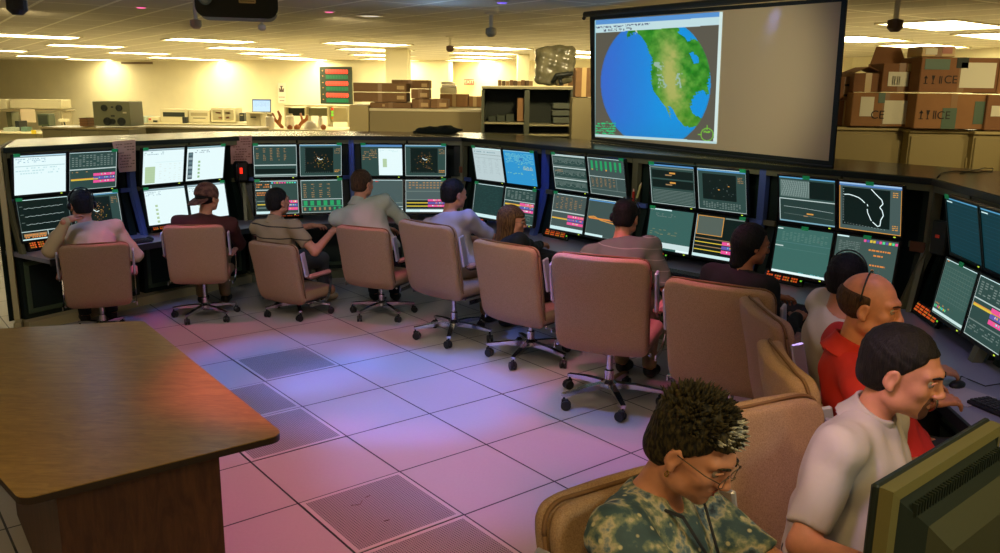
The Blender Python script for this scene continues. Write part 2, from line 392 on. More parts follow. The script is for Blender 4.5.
# ceiling projector (top centre-left)
pr0 = aty(238, 8, 4.0); wpx = (274-201)/CF*4.05
e = empty('ceiling_projector', (pr0.x, pr0.y, CEIL), math.radians(15), 'black projector hanging from the ceiling at the top of the picture', 'projector')
pz = aty(238, 20, 4.0).z-CEIL
m = MB(); m.prism([(-wpx*.5+p[0]+wpx*.5, p[1]) for p in rrect(wpx, .19, .045, 5, 0, pz+.095)], -.14, .08, axis='y'); m.build('body', mat('projector_black', (10, 24, 20), .5), e, smooth=False)
m = MB(); m.prism(rrect(.072, .045, .004, 2, .045, pz+.085), -.145, -.1395, axis='y'); m.build('label_plate', mat('label_plate', (200, 190, 130), .6), e)
m = MB()
for i in range(5): m.box(.015, .075, -.1465, -.1449, pz+.07+i*.008, pz+.0725+i*.008)
m.build('label_print', mat('label_print', (70, 70, 50), .6), e)
m = MB(); m.lathe([(.028, 0), (.028, .02), (.02, .022), (.018, .01)], 18, Matrix.Translation((-.13, -.14, pz+.075)) @ Matrix.Rotation(PI/2, 4, 'X')); m.build('lens', mat('lens_glass', (90, 120, 130), .1), e)
m = MB(); m.box(-.03, .03, -.03, .03, pz+.19, 0); m.box(-.1, .1, -.1, .1, pz+.17, pz+.2, bev=.005); m.build('mount', dkm, e)
m = MB(); m.tube([(-wpx*.46, .0, pz+.12), (-wpx*.55, 0, pz+.14), (-wpx*.58, .02, pz+.19), (-wpx*.5, .03, 0)], .007, 8); m.build('cable', dkm, e)
# ================================================================ CONSOLE ROW
black = mat('console_black', (20, 40, 32), .45); blackm = mat('console_matte', (14, 34, 26), .7); topm = mat('console_top', (94, 96, 68), .22, noise=.12, nscale=12)  # greenish shadow tone is put into the console and door blacks
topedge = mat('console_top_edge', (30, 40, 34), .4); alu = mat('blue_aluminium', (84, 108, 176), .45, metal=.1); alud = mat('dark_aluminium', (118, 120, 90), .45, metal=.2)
beige_p = mat('beige_panel', (186, 176, 132), .5); deskm = mat('desk_laminate', (150, 152, 172), .35); deske = mat('desk_edge', (40, 44, 46), .5)
doorp = mat('door_panel', (20, 38, 30), .5); doorf = mat('door_frame', (78, 98, 74), .45)
ZT = 1.56
node_px = [(1, 147.5), (129, 141), (240, 136), (351, 135.5), (463, 137), (545, 144.5), (637, 152.5), (765, 163), (937, 178)]
NODE = [atz(x, y, ZT).xy for x, y in node_px]
d9 = Vector((math.cos(math.radians(-96)), math.sin(math.radians(-96))))
NODE.append(NODE[-1]+d9*1.14); NODE.append(NODE[-1]+d9*1.14); NODE.append(NODE[-1]+Vector((math.cos(math.radians(-100)), math.sin(math.radians(-100))))*1.14)
NB = len(NODE)-1
def seg(i): 
    d = (NODE[i+1]-NODE[i]); return d.length, d.normalized()
def back(d): return Vector((-d.y, d.x))
def offset_line(off):
    # mitred offset of the node polyline; positive = away from the operators
    out = []
    for i in range(NB+1):
        ds = [seg(j)[1] for j in (i-1, i) if 0 <= j < NB]
        b = sum((back(d) for d in ds), Vector((0, 0))).normalized()
        if i == 0 and off > .2: b = Vector((-.40, .917))
        k = 1/max(.6, b.dot(back(ds[0])))
        out.append(NODE[i]+b*off*k)
    return out
FR, BK, DK = offset_line(-.03), offset_line(.92), offset_line(-.55)
DKB = offset_line(.12)
def strip_prism(mb, A, B, z0, z1):
    n = len(A); vs = [Vector((p.x, p.y, z)) for z in (z0, z1) for p in list(A)+list(B)]; fs = []
    for i in range(n-1):
        fs.append((i, i+1, n+i+1, n+i)); fs.append((2*n+i, 3*n+i, 3*n+i+1, 2*n+i+1))
        fs.append((i, 2*n+i, 2*n+i+1, i+1)); fs.append((n+i, n+i+1, 3*n+i+1, 3*n+i))
    fs.append((0, n, 3*n, 2*n)); fs.append((n-1, 3*n-1, 4*n-1, 2*n-1)); mb.add(vs, fs)
e = empty('console_worktop', (0, 0, 0), 0, 'long beige top slab running along the whole bent row of consoles', 'worktop')
m = MB(); strip_prism(m, FR, BK, ZT-.03, ZT); m.build('top_slab', topm, e)
m = MB(); strip_prism(m, offset_line(-.036), offset_line(-.028), ZT-.045, ZT-.006); m.build('front_edge', topedge, e)
e = empty('console_desk', (0, 0, 0), 0, 'continuous grey desk shelf in front of the monitor consoles', 'desk')
ZD = .68
m = MB(); strip_prism(m, DK, DKB, ZD-.035, ZD); m.build('desk_top', deskm, e)
m = MB(); strip_prism(m, offset_line(-.565), offset_line(-.548), ZD-.05, ZD+.004); m.build('edge_strip', deske, e)
where = ['far left console bay', 'second console bay from the left', 'third console bay from the left', 'fourth console bay from the left', 'console bay left of the long-haired woman',
         'console bay facing the man in the striped grey shirt', 'console bay right of the striped grey shirt man', 'large console bay with the white curve display', 'console bay on the right edge past the corner', 'console bay beside the man in the white polo', 'console bay nearest the camera on the right']
def bay_M(i):
    L_, d = seg(i); b = back(d)
    return Matrix(((d.x, b.x, 0, NODE[i].x), (d.y, b.y, 0, NODE[i].y), (0, 0, 1, 0), (0, 0, 0, 1))), L_
phone_m = mat('phone_black', (20, 24, 24), .4); led = mat('led_orange', (214, 84, 30), .4, emit=.75); led2 = mat('led_amber', (200, 130, 50), .4, emit=.6); ledg = mat('led_green', (120, 220, 60), .4, emit=.9); ledr = mat('led_red', (255, 40, 20), .4, emit=1.6)
for i in range(NB):
    M, L_ = bay_M(i); Li = M.inverted()
    wedge = i in (1, 3, 5, 7)      # bays whose right side ends in a wide dark filler
    e = empty('console_bay', M.translation, math.atan2(seg(i)[1].y, seg(i)[1].x), 'dark equipment cabinet of the '+where[i], 'console', 'dark console cabinets in the bent row')
    # carcass: back and sides
    m = MB(); bk = Li @ Vector((BK[i].x, BK[i].y, 0)); bk1 = Li @ Vector((BK[i+1].x, BK[i+1].y, 0))
    m.prism([(0.0, .20), (L_, .20), (bk1.x-.004, bk1.y-.02), (bk.x+.004, bk.y-.02)], .04, ZT-.03); m.build('carcass', blackm, e)
    # fascia strips below the slab
    for a, b_ in ((.03, L_/2-.012), (L_/2+.012, L_-.03)): m = MB(); m.box(a, b_, -.02, .03, ZT-.09, ZT-.03); m.build('fascia_strip', alud, e)
    # side posts: upper vertical, lower slanting forward
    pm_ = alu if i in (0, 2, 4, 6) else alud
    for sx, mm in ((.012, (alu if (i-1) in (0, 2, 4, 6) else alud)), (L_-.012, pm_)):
        m = MB(); w = .017
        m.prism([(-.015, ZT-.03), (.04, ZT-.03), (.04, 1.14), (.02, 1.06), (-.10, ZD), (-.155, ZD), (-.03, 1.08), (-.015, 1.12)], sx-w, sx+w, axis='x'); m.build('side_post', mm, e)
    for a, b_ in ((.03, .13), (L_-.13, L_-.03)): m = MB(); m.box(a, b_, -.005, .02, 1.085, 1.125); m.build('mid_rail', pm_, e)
    # inner dark cheeks that carry the monitors
    for a, b_ in ((.03, .10), (L_-.10, L_-.03)):
        m = MB(); m.prism([(.06, ZT-.05), (.2, ZT-.05), (.2, ZD), (-.05, ZD), (.06, 1.1)], a, b_, axis='x'); m.build('cheek', black, e)
    # lower cabinet
    m = MB(); m.box(.03, L_-.03, -.02, .2, .06, ZD-.04); m.build('base_cabinet', blackm, e)
    for k in (0, 1):
        x0 = .06+k*(L_-.12)/2; x1 = x0+(L_-.12)/2-.03
        m = MB(); m.box(x0+.04, x1-.04, -.028, -.02, .17, ZD-.13); d_ = m.build('door', doorp, e)
        m = MB(); 
        for q in ((x0, x1, .13, .17), (x0, x1, ZD-.13, ZD-.09), (x0, x0+.04, .17, ZD-.13), (x1-.04, x1, .17, ZD-.13)): m.box(q[0], q[1], -.034, -.02, q[2], q[3], bev=.004)
        m.build('door_frame', doorf, d_)
    kf = Li @ Vector((offset_line(-.13)[i].x, offset_line(-.13)[i].y, 0)); kf1 = Li @ Vector((offset_line(-.13)[i+1].x, offset_line(-.13)[i+1].y, 0))
    m = MB(); m.prism([(kf.x, kf.y), (kf1.x, kf1.y), (L_, .1), (0, .1)], 0, .085); m.build('plinth', beige_p if i < 2 else alud, e)
# left end panel
M, L_ = bay_M(0)
e = empty('end_panel', M.translation, math.atan2(.917, -.40)-PI/2, 'pale beige side panel closing the left end of the console row', 'panel')
m = MB(); m.box(-.035, -.003, -.02, .94, 0, ZT+.004, bev=.006); m.build('side_sheet', beige_p, e)
m = MB(); m.box(-.04, .02, -.16, -.02, 0, .10, bev=.005); m.build('foot', beige_p, e)
m = MB(); m.box(-.045, -.0, -.045, -.02, .1, ZT+.006, bev=.004); m.build('front_trim', mat('beige_light', (206, 198, 150), .45), e)
# ---------------------------------------------------------------- monitors
scr = screen_mat('screen_glow', 1.0)
TABLEBG = (.045, .06, .06)
C_ = dict(white=(.80, .97, .98), pale=(.62, .85, .86), bg=(.028, .066, .058), bg2=(.02, .045, .04), black=(.004, .012, .01), line=(.5, .62, .6), dim=(.16, .22, .2), blue=(.05, .22, .62), orange=(.75, .25, .05),
          tan=(.33, .2, .09), pink=(.85, .09, .32), purple=(.12, .1, .4), yellow=(.75, .55, .05), green=(.02, .35, .12), lgreen=(.45, .62, .38), red=(.8, .05, .04), cyan=(.1, .65, .7), amber=(.7, .32, .06), greenb=(.1, .7, .3), teal=(.03, .12, .11))
class Screen:
    def __init__(s, w, h): s.w, s.h, s.m, s.r = w, h, MB(), random.Random(int(w*1000+h*77)+len(COL.objects))
    def R(s, u0, v0, u1, v1, c, lay=1):   # u right, v down, 0..1
        y = -.0003*lay; X = lambda u: (u-.5)*s.w; Z = lambda v: (.5-v)*s.h; s.m.col = C_[c] if isinstance(c, str) else c
        s.m.add([(X(u0), y, Z(v1)), (X(u1), y, Z(v1)), (X(u1), y, Z(v0)), (X(u0), y, Z(v0))], [(0, 1, 2, 3)])
    def L(s, pts, c, t=.006, lay=3):
        for (a, b), (c2, d) in zip(pts, pts[1:]):
            dx, dy = (c2-a)*s.w, (d-b)*s.h; l = math.hypot(dx, dy) or 1; nx, ny = -dy/l*t*s.w/2/s.w, dx/l*t*s.w/2/s.h
            y = -.0003*lay; X = lambda u: (u-.5)*s.w; Z = lambda v: (.5-v)*s.h; s.m.col = C_[c] if isinstance(c, str) else c
            s.m.add([(X(a-nx), y, Z(b-ny)), (X(c2-nx), y, Z(d-ny)), (X(c2+nx), y, Z(d+ny)), (X(a+nx), y, Z(b+ny))], [(0, 1, 2, 3)])
    def text(s, u0, v0, u1, v1, rows, c, fill=.7, lay=3, word=.04):
        dv = (v1-v0)/rows
        for k in range(rows):
            u = u0
            while u < u1:
                l = word*(.4+s.r.random()); 
                if s.r.random() < fill: s.R(u, v0+dv*(k+.2), min(u+l, u1), v0+dv*(k+.65), c, lay)
                u += l+.012
    def table(s, u0, v0, u1, v1, rows, cols, c, lay=3):
        for k in range(rows):
            for j in range(cols):
                u = u0+(u1-u0)*j/cols; v = v0+(v1-v0)*k/rows
                if s.r.random() < .85: s.R(u, v, u+(u1-u0)/cols*.62, v+(v1-v0)/rows*.5, c, lay)
def frame_lines(S, c='line', t=.012):
    S.R(0, 0, 1, t*1.4, 'pale', 2); S.R(0, 1-t, 1, 1, c, 2); S.R(0, 0, t*.8, 1, c, 2); S.R(1-t*.8, 0, 1, 1, c, 2)
def titlebar(S, c='pale'): S.R(0, 0, 1, .03, c, 2); S.R(0, .03, 1, .055, (.2, .3, .34), 2)
def taskbar(S, c='pale'): S.R(0, .955, 1, 1, c, 2); S.text(.02, .958, .9, .995, 1, 'blue', .6, 4)
def pinkblock(S, u0, v0, u1, v1, n=3):
    for k in range(n):
        v = v0+(v1-v0)*k/n; h = (v1-v0)/n*.78
        S.R(u0, v, u1, v+h, 'pink' if k != 1 else 'purple', 4)
        for j in range(9):
            u = u0+(u1-u0)*(.25+S.r.random()*.7); S.R(u, v+h*.15, u+.018, v+h*.6, S.r.choice(['yellow', 'white', 'cyan', 'pink', 'orange']), 5)
def draw(S, kind):
    r = S.r
    if kind == 'white': S.R(0, 0, 1, 1, 'white'); titlebar(S, (.55, .8, .9)); S.text(.03, .08, .6, .2, 3, (.3, .5, .6), .6); S.R(.02, .27, .98, .285, (.4, .6, .62), 3); S.text(.03, .3, .9, .5, 3, (.55, .78, .8), .5)
    elif kind == 'white2':
        S.R(0, 0, 1, 1, 'white'); titlebar(S, (.45, .6, .65)); S.R(.06, .5, .3, .97, 'lgreen', 3); S.R(.3, .38, .98, .39, 'pale', 3)
        for k in range(6): S.R(.06, .52+k*.07, .3, .525+k*.07, (.4, .55, .33), 4)
        for j in range(5): S.text(.4+j*.12, .42, .46+j*.12, .95, 8, (.75, .88, .85), .7)
        S.text(.03, .08, .5, .18, 2, (.35, .5, .55), .6)
    elif kind == 'white3':
        S.R(0, 0, 1, 1, 'white'); titlebar(S, (.3, .5, .55)); S.R(.04, .16, .16, .95, (.06, .1, .12), 3)
        for k in range(6): S.R(.05, .18+k*.13, .15, .25+k*.13, (.3, .4, .42) if k % 2 else (.12, .2, .22), 4)
        for k in range(5): S.R(.3, .42+k*.11, .36, .49+k*.11, 'lgreen', 3); S.R(.315, .44+k*.11, .345, .46+k*.11, 'green', 4)
        S.text(.2, .1, .6, .2, 2, (.3, .4, .45), .6)
    elif kind == 'white4':
        S.R(0, 0, 1, 1, 'white'); titlebar(S, (.4, .55, .6)); 
        for k in range(5): S.R(.22, .45+k*.11, .28, .51+k*.11, 'lgreen', 3)
        S.text(.03, .08, .4, .2, 3, (.4, .55, .6), .6)
    elif kind == 'whitepane':
        S.R(0, 0, 1, 1, 'bg'); S.R(0, 0, 1, .07, (.1, .25, .5), 2); S.R(.42, .12, 1, .98, 'white', 2); S.R(.52, .45, .62, .72, 'lgreen', 3); S.text(.03, .15, .38, .5, 6, 'tan', .6); S.text(.45, .16, .9, .24, 2, 'pale', .5)
    elif kind == 'plots3':
        S.R(0, 0, 1, 1, 'bg')
        for k in range(3):
            v = .02+k*.33; S.R(0, v, 1, v+.03, 'line', 2); S.R(0, v+.29, 1, v+.31, 'dim', 2)
            for j in range(26): u = .04+j*.036; S.R(u, v+.07, u+.014, v+.13+.1*r.random(), 'dim', 3)
            S.L([(u/20, v+.2+.03*math.sin(u*1.7)) for u in range(1, 20)], 'dim', .006)
        S.text(.05, .42, .3, .5, 2, 'tan', .7)
        frame_lines(S)
    elif kind == 'plots_pink':
        S.R(0, 0, 1, 1, 'bg'); frame_lines(S); S.R(0, .44, 1, .47, 'line', 2); S.table(.05, .08, .95, .4, 6, 12, 'dim'); S.R(.03, .7, .98, .74, 'amber', 3); S.R(.03, .72, .6, .75, 'yellow', 4); pinkblock(S, .5, .58, .97, .86); S.text(.05, .5, .4, .56, 1, 'tan', .6)
    elif kind == 'lines':
        S.R(0, 0, 1, 1, 'black'); frame_lines(S, 'dim')
        for k in range(3):
            v = .22+k*.2; S.L([(.12+j*.045, v+.01*math.sin(j*2.2)-.012*j/10) for j in range(18)], 'line', .006)
            S.R(.04, v-.06, .1, v-.05, 'dim', 3)
        S.R(0, .78, 1, .8, 'line', 3); S.R(.04, .84, .48, .92, 'tan', 3); S.text(.06, .85, .46, .97, 2, 'orange', .85, 4); S.R(.5, .8, .515, 1, 'line', 3); S.R(.66, .84, .92, .9, 'tan', 3); S.text(.68, .85, .9, .97, 2, 'orange', .85, 4); S.R(0, .97, 1, 1, 'pale', 4)
    elif kind == 'radar':
        S.R(0, 0, 1, 1, 'bg'); S.R(.12, .1, .8, .9, 'black', 2); frame_lines(S); S.R(0, .02, 1, .05, (.1, .3, .5), 4)
        for j in range(46):
            a = r.gauss(.5, .12); b = r.gauss(.48, .13)
            if .14 < a < .78 and .12 < b < .86: S.R(a, b, a+.014, b+.012, r.choice(['amber', 'amber', 'tan', 'yellow']), 4)
        S.L([(.42, .42), (.48, .48), (.54, .46)], 'white', .016, 5)
        for k in range(12): S.R(.115, .14+k*.06, .135, .15+k*.06, 'dim', 4); S.R(.15+k*.05, .87, .16+k*.05, .89, 'dim', 4)
        S.text(.83, .12, .97, .3, 4, 'tan', .8); S.text(.83, .8, .97, .9, 2, 'amber', .8)
    elif kind == 'radar2':
        S.R(0, 0, 1, 1, 'bg'); S.R(.1, .12, .8, .74, 'black', 2); frame_lines(S); S.R(0, .02, 1, .06, (.1, .3, .55), 4)
        for j in range(14): a = r.uniform(.2, .75); b = r.uniform(.2, .65); S.R(a, b, a+.014, b+.012, 'dim', 4)
        S.R(.42, .48, .46, .5, 'amber', 4); S.R(.63, .38, .66, .4, 'amber', 4); S.text(.83, .15, .95, .3, 4, 'tan', .8); S.table(.1, .8, .9, .96, 4, 14, 'dim')
    elif kind == 'orangetable':
        S.R(0, 0, 1, 1, 'bg'); frame_lines(S); titlebar(S)
        for j in range(5): S.text(.06+j*.16, .1, .12+j*.16, .5, 8, 'tan', .8)
        S.R(0, .62, 1, .65, 'line', 3); S.R(.02, .75, .96, .9, 'black', 3); S.R(0, .93, 1, .96, 'line', 4)
    elif kind == 'orangegreen':
        S.R(0, 0, 1, 1, 'bg'); frame_lines(S)
        for j in range(4): S.text(.06+j*.19, .1, .13+j*.19, .55, 7, 'tan', .85)
        S.R(0, .58, 1, .6, 'line', 3)
        for j in range(6): S.R(.05+j*.16, .63, .14+j*.16, .78, 'green', 3)
        S.R(0, .8, 1, .81, 'greenb', 3)
        for j in range(8): S.R(.05+j*.12, .84, .1+j*.12, .93, r.choice(['green', 'tan']), 3)
    elif kind == 'dashboard':
        S.R(0, 0, 1, 1, 'bg'); frame_lines(S); S.R(0, 0, .35, 1, 'bg2', 2)
        for j in range(10): S.R(.38+j*.06, .04, .42+j*.06, .08, r.choice(['red', 'greenb', 'yellow', 'pink', 'cyan']), 3)
        S.text(.03, .08, .33, .22, 2, 'orange', .9); S.text(.03, .33, .33, .46, 2, 'orange', .9); S.R(0, .26, .35, .29, 'line', 3); S.R(.36, .12, .38, .9, 'line', 3)
        for k in range(3): S.R(.03, .6+k*.1, .7, .63+k*.1, 'yellow' if k % 2 else 'dim', 3)
        pinkblock(S, .7, .6, .98, .92); S.R(0, .92, .7, 1, 'pale', 4)
    elif kind == 'pinkbottom':
        S.R(0, 0, 1, 1, (.07, .11, .11)); frame_lines(S); S.table(.08, .06, .95, .3, 3, 10, 'tan'); S.R(0, .34, 1, .36, 'dim', 3)
        for k in range(2): S.R(.02, .7+k*.1, .6, .73+k*.1, 'yellow', 3)
        S.R(.02, .6, .6, .63, 'dim', 3); S.R(.02, .6, .98, .88, 'black', 2); pinkblock(S, .55, .6, .97, .86); S.R(0, .92, 1, 1, 'white', 5); S.R(0, .92, .35, 1, 'pale', 6)
    elif kind == 'greytask':
        S.R(0, 0, 1, 1, (.06, .1, .1)); S.text(.03, .03, .4, .08, 1, 'red', .8); S.R(0, .7, 1, .73, 'dim', 3); S.R(.3, .76, .5, .8, 'yellow', 3); S.R(0, .82, 1, .84, 'line', 3); S.R(0, .9, 1, 1, 'white', 4); frame_lines(S, 'dim')
    elif kind == 'bluemap':
        S.R(0, 0, 1, 1, (.03, .3, .62)); S.R(0, 0, 1, .03, (.2, .5, .7), 2); S.text(.05, .08, .95, .38, 8, (.2, .6, .62), .75)
        for j in range(16): a = r.random()*.8+.06; b = r.random()*.45+.35; S.R(a, b, a+.05, b+.02, (.2, .55, .45), 3)
        S.text(.6, .45, .9, .56, 3, (.5, .6, .35), .8); S.R(.5, .2, .62, .28, (.03, .2, .5), 3)
    elif kind == 'whitedoc':
        S.R(0, 0, 1, 1, (.5, .62, .64)); S.R(0, 0, 1, .04, 'pale', 2); S.text(.05, .1, .8, .16, 1, (.2, .35, .4), .7); S.R(.03, .2, .97, .21, 'dim', 3)
        for j in range(4): S.text(.08+j*.22, .3, .2+j*.22, .8, 14, (.4, .5, .52), .7)
        S.R(.03, .3, .97, .31, (.35, .45, .46), 3)
    elif kind == 'darkgrid':
        S.R(0, 0, 1, 1, (.012, .04, .038)); frame_lines(S, 'line'); S.text(.1, .06, .9, .9, 16, (.02, .06, .055), .5); S.R(0, .9, 1, 1, 'pale', 5)
    elif kind == 'pinkgrid':
        S.R(0, 0, 1, 1, 'bg'); frame_lines(S); S.table(.08, .08, .95, .32, 6, 7, 'dim'); S.R(0, .36, 1, .38, 'line', 3); S.R(.03, .45, .97, .49, 'amber', 3); S.R(.03, .47, .55, .5, 'yellow', 4); pinkblock(S, .52, .4, .97, .68); S.R(0, .72, 1, .74, 'dim', 3); S.text(.05, .78, .9, .9, 3, 'dim', .6)
    elif kind == 'pinkgrid2':
        S.R(0, 0, 1, 1, (.06, .09, .085)); frame_lines(S)
        for j in range(6): S.text(.1+j*.14, .08, .17+j*.14, .42, 7, 'tan', .7)
        S.R(0, .48, 1, .51, 'line', 3); S.R(.02, .66, .97, .69, 'amber', 3); S.R(.02, .68, .6, .7, 'yellow', 4); pinkblock(S, .5, .56, .98, .84); S.R(0, .91, 1, 1, 'pale', 5)
    elif kind == 'greenbars':
        S.R(0, 0, 1, 1, (.05, .085, .08)); frame_lines(S); 
        for j in range(7): S.R(.08+j*.13, .08, .14+j*.13, .28+.06*r.random(), 'green', 3); S.R(.09+j*.13, .3, .13+j*.13, .34, r.choice(['amber', 'green']), 3)
        S.R(0, .5, 1, .515, 'line', 3); 
        for j in range(6): S.text(.06+j*.12, .54, .12+j*.12, .8, 7, 'tan', .8)
        S.R(0, .85, 1, .865, 'dim', 3); S.R(.75, .52, .76, .85, 'dim', 3)
    elif kind == 'orangeline':
        S.R(0, 0, 1, 1, (.05, .085, .08)); frame_lines(S, 'dim'); S.R(0, .03, 1, .06, (.1, .3, .6), 4); S.R(.05, .5, .98, .54, 'orange', 4); S.L([(.03, .5), (.2, .47), (.4, .55), (.98, .62)], 'amber', .02, 5); S.R(0, .94, .5, 1, 'pale', 4)
    elif kind == 'rows':
        S.R(0, 0, 1, 1, 'bg'); S.R(0, 0, 1, .04, (.1, .3, .6), 3); S.R(0, .06, 1, .09, 'dim', 3); frame_lines(S)
        for v in (.14, .38): S.R(.04, v, .97, v+.2, 'black', 2); S.R(.45, v+.04, .58, v+.08, 'amber', 4); S.R(.35, v+.1, .5, v+.13, 'tan', 4)
        for k in range(9): S.R(.04, .64+k*.037, .97, .652+k*.037, 'dim', 3)
    elif kind == 'tealmap':
        S.R(0, 0, 1, 1, (.04, .12, .105)); S.R(0, 0, .5, .03, 'pale', 3); S.text(.15, .1, .6, .2, 3, 'dim', .5); 
        for j in range(14): a = .05+r.random()*.6; b = .5+r.random()*.12; S.R(a, b, a+.06, b+.015, (.2, .22, .12), 3)
        S.R(0, .82, 1, .95, (.6, .75, .75), 3); S.R(0, .8, .3, .83, 'dim', 3); S.R(.7, .95, 1, 1, 'white', 4)
    elif kind == 'tanwindow':
        S.R(0, 0, 1, 1, 'black'); S.R(.02, .02, .58, .46, (.09, .12, .1), 3); 
        for q in ((.02, .02, .58, .035), (.02, .46, .58, .475), (.02, .02, .035, .47), (.565, .02, .58, .47)): S.R(*q, 'amber', 4)
        S.R(.6, .02, 1, .05, 'dim', 3)
        for k in range(4): S.R(.02, .55+k*.09, .98, .57+k*.09, 'yellow' if k in (1, 3) else 'tan', 3)
        pinkblock(S, .6, .58, .97, .88); S.R(0, .93, 1, 1, 'pale', 5); S.R(0, 0, .01, 1, 'line', 4)
    elif kind == 'contour':
        S.R(0, 0, 1, 1, 'bg'); S.R(0, 0, 1, .03, (.1, .35, .6), 3); S.R(.02, .07, .6, .44, (.11, .17, .155), 2); S.R(.55, .07, .98, .44, 'black', 3)
        S.add_poly([(.02, .42), (.02, .08), (.56, .08), (.52, .2), (.46, .24), (.47, .32), (.42, .42)], (.13, .2, .18)) if False else None
        for k in range(12): S.L([(.04+k*.045, .08), (.1+k*.04, .22+.02*math.sin(k)), (.03+k*.045, .42)], (.3, .4, .38), .006, 4)
        for k in range(8): S.R(.03, .1+k*.042, .56-.1*k/8, .104+k*.042, (.25, .34, .32), 4)
        S.R(0, .48, 1, .5, 'line', 4); S.R(0, .5, 1, .97, 'bg2', 3); S.L([(.08, .66), (.5, .67), (.97, .7)], 'line', .005, 5); S.L([(.08, .82), (.5, .83), (.97, .86)], 'dim', .005, 5)
        S.R(.5, .77, .62, .8, 'amber', 5); S.R(.44, .83, .52, .85, 'tan', 5); S.R(0, .97, 1, 1, (.2, .4, .5), 5); S.R(.0, .48, .012, .98, 'line', 5)
    elif kind == 'coast':
        S.R(0, 0, 1, 1, (.06, .1, .095)); S.R(0, 0, 1, .035, (.35, .55, .8), 3); S.R(0, .035, 1, .07, (.08, .2, .45), 3); S.R(.05, .1, .82, .9, 'black', 2)
        for q in ((.0, .07, .012, 1), (.988, .07, 1, 1), (0, .985, 1, 1)): S.R(*q, 'amber', 4)
        S.L([(.08, .26), (.16, .25), (.24, .27), (.32, .3), (.38, .35), (.42, .4)], 'white', .014, 5)
        S.L([(.46, .42), (.47, .46)], 'white', .014, 5); S.L([(.46, .52), (.47, .6), (.50, .68), (.53, .76)], 'white', .013, 5)
        S.L([(.55, .78), (.63, .86), (.67, .84), (.68, .72), (.72, .62), (.7, .52), (.66, .46), (.71, .38), (.69, .3), (.6, .2), (.52, .1)], 'white', .014, 5)
        for k in range(13): S.R(.06, .14+k*.055, .075, .15+k*.055, 'line', 5)
        for k in range(14): S.R(.08+k*.05, .86+.004*k, .1+k*.05, .865+.004*k, 'line', 5)
        S.text(.86, .12, .95, .24, 3, 'amber', .9); S.text(.86, .8, .95, .92, 3, 'amber', .9)
    elif kind == 'tealgraph':
        S.R(0, 0, 1, 1, (.045, .14, .12)); S.R(0, .03, .1, .05, 'white', 4); S.table(.1, .1, .95, .3, 6, 12, (.09, .2, .17)); S.R(0, .4, .15, .425, 'line', 4); S.R(0, .32, 1, .33, (.08, .2, .2), 3)
        S.R(0, .95, 1, 1, 'white', 5); S.text(.5, .93, .95, .95, 1, 'cyan', .5, 6); S.R(.05, .45, .95, .46, (.07, .18, .16), 3)
    elif kind == 'orangetext':
        S.R(0, 0, 1, 1, (.05, .09, .08)); S.R(0, 0, .2, .03, 'pale', 4)
        for j in range(11): S.R(.45+j*.05, .03, .49+j*.05, .08, r.choice(['pink', 'greenb', 'yellow', 'cyan', 'purple']), 4)
        S.text(.05, .1, .4, .4, 8, (.14, .2, .18), .8)
        for k, (u0, u1, v) in enumerate(((.55, .9, .2), (.64, .8, .3), (.6, .85, .5), (.64, .76, .6))): S.text(u0, v, u1, v+.07, 1, 'orange', .95, 5, .05); 
    elif kind == 'blueteal':
        S.R(0, 0, 1, 1, (.005, .035, .045)); S.R(0, 0, 1, .03, (.08, .3, .5), 3)
        for k in range(14): S.R(.03, .08+k*.065, .97, .085+k*.065, (.01, .06, .10) if k % 3 else (.015, .09, .14), 3)
        S.R(.02, .06, .2, .08, 'pale', 4)
    elif kind == 'gridchart':
        S.R(0, 0, 1, 1, (.04, .1, .085)); frame_lines(S, 'dim')
        for k in range(9): S.R(.05, .12+k*.07, .95, .125+k*.07, (.12, .2, .17), 3)
        for k in range(12): S.R(.06+k*.075, .1, .065+k*.075, .72, (.1, .17, .15), 3)
        S.text(.03, .78, .5, .84, 1, 'tan', .6)
        for j in range(8): S.R(.02+j*.05, .84, .05+j*.05, .88, r.choice(['pink', 'greenb', 'cyan', 'yellow']), 4)
        S.R(0, .92, 1, .97, (.6, .8, .78), 4); S.R(.05, .02, .1, .04, 'orange', 4)
MW, MH = .452, .372; SW, SH = .424, .343
bezel = mat('monitor_bezel', (16, 24, 24), .35); tapegreen = mat('green_sticker', (30, 160, 96), .5, emit=.22); powerled = mat('power_led', (190, 220, 60), .4, emit=1.2)  # stickers get a faint glow of their own so they stay visible
def monitor(origin, yaw, tilt, kind, label, group, w=MW, sticker=None):
    e = bpy.data.objects.new('monitor', None); COL.objects.link(e); e.empty_display_size = .1
    e.matrix_world = Matrix.Translation(origin) @ Matrix.Rotation(yaw, 4, 'Z') @ Matrix.Rotation(tilt, 4, 'X'); tag(e, label, 'monitor', group)
    sw = w-.026; bz = MH-.018
    m = MB()
    for q in ((-w/2, w/2, MH/2-.012, MH/2), (-w/2, w/2, -MH/2, -MH/2+.022), (-w/2, -sw/2, -MH/2+.022, MH/2-.012), (sw/2, w/2, -MH/2+.022, MH/2-.012)): m.box(q[0], q[1], -.004, .02, q[2], q[3])
    m.build('bezel', bezel, e)
    m = MB(); m.box(-w/2+.004, w/2-.004, .02, .05, -MH/2+.004, MH/2-.004, bev=.01); m.box(-.12, .12, .05, .085, -.1, .1, bev=.01); m.build('housing', blackm, e)
    S = Screen(sw, MH-.034); draw(S, kind); S.m.build('screen', scr, e, M=Matrix.Translation((0, .001, .005)))
    m = MB(); m.box(w/2-.06, w/2-.045, -.006, -.003, -MH/2+.007, -MH/2+.013); m.build('power_light', powerled, e)
    if sticker is not None:
        m = MB(); m.box(sticker-.026, sticker+.026, -.0075, -.003, MH/2-.020, MH/2+.007); m.build('sticker', tapegreen, e)
    return e
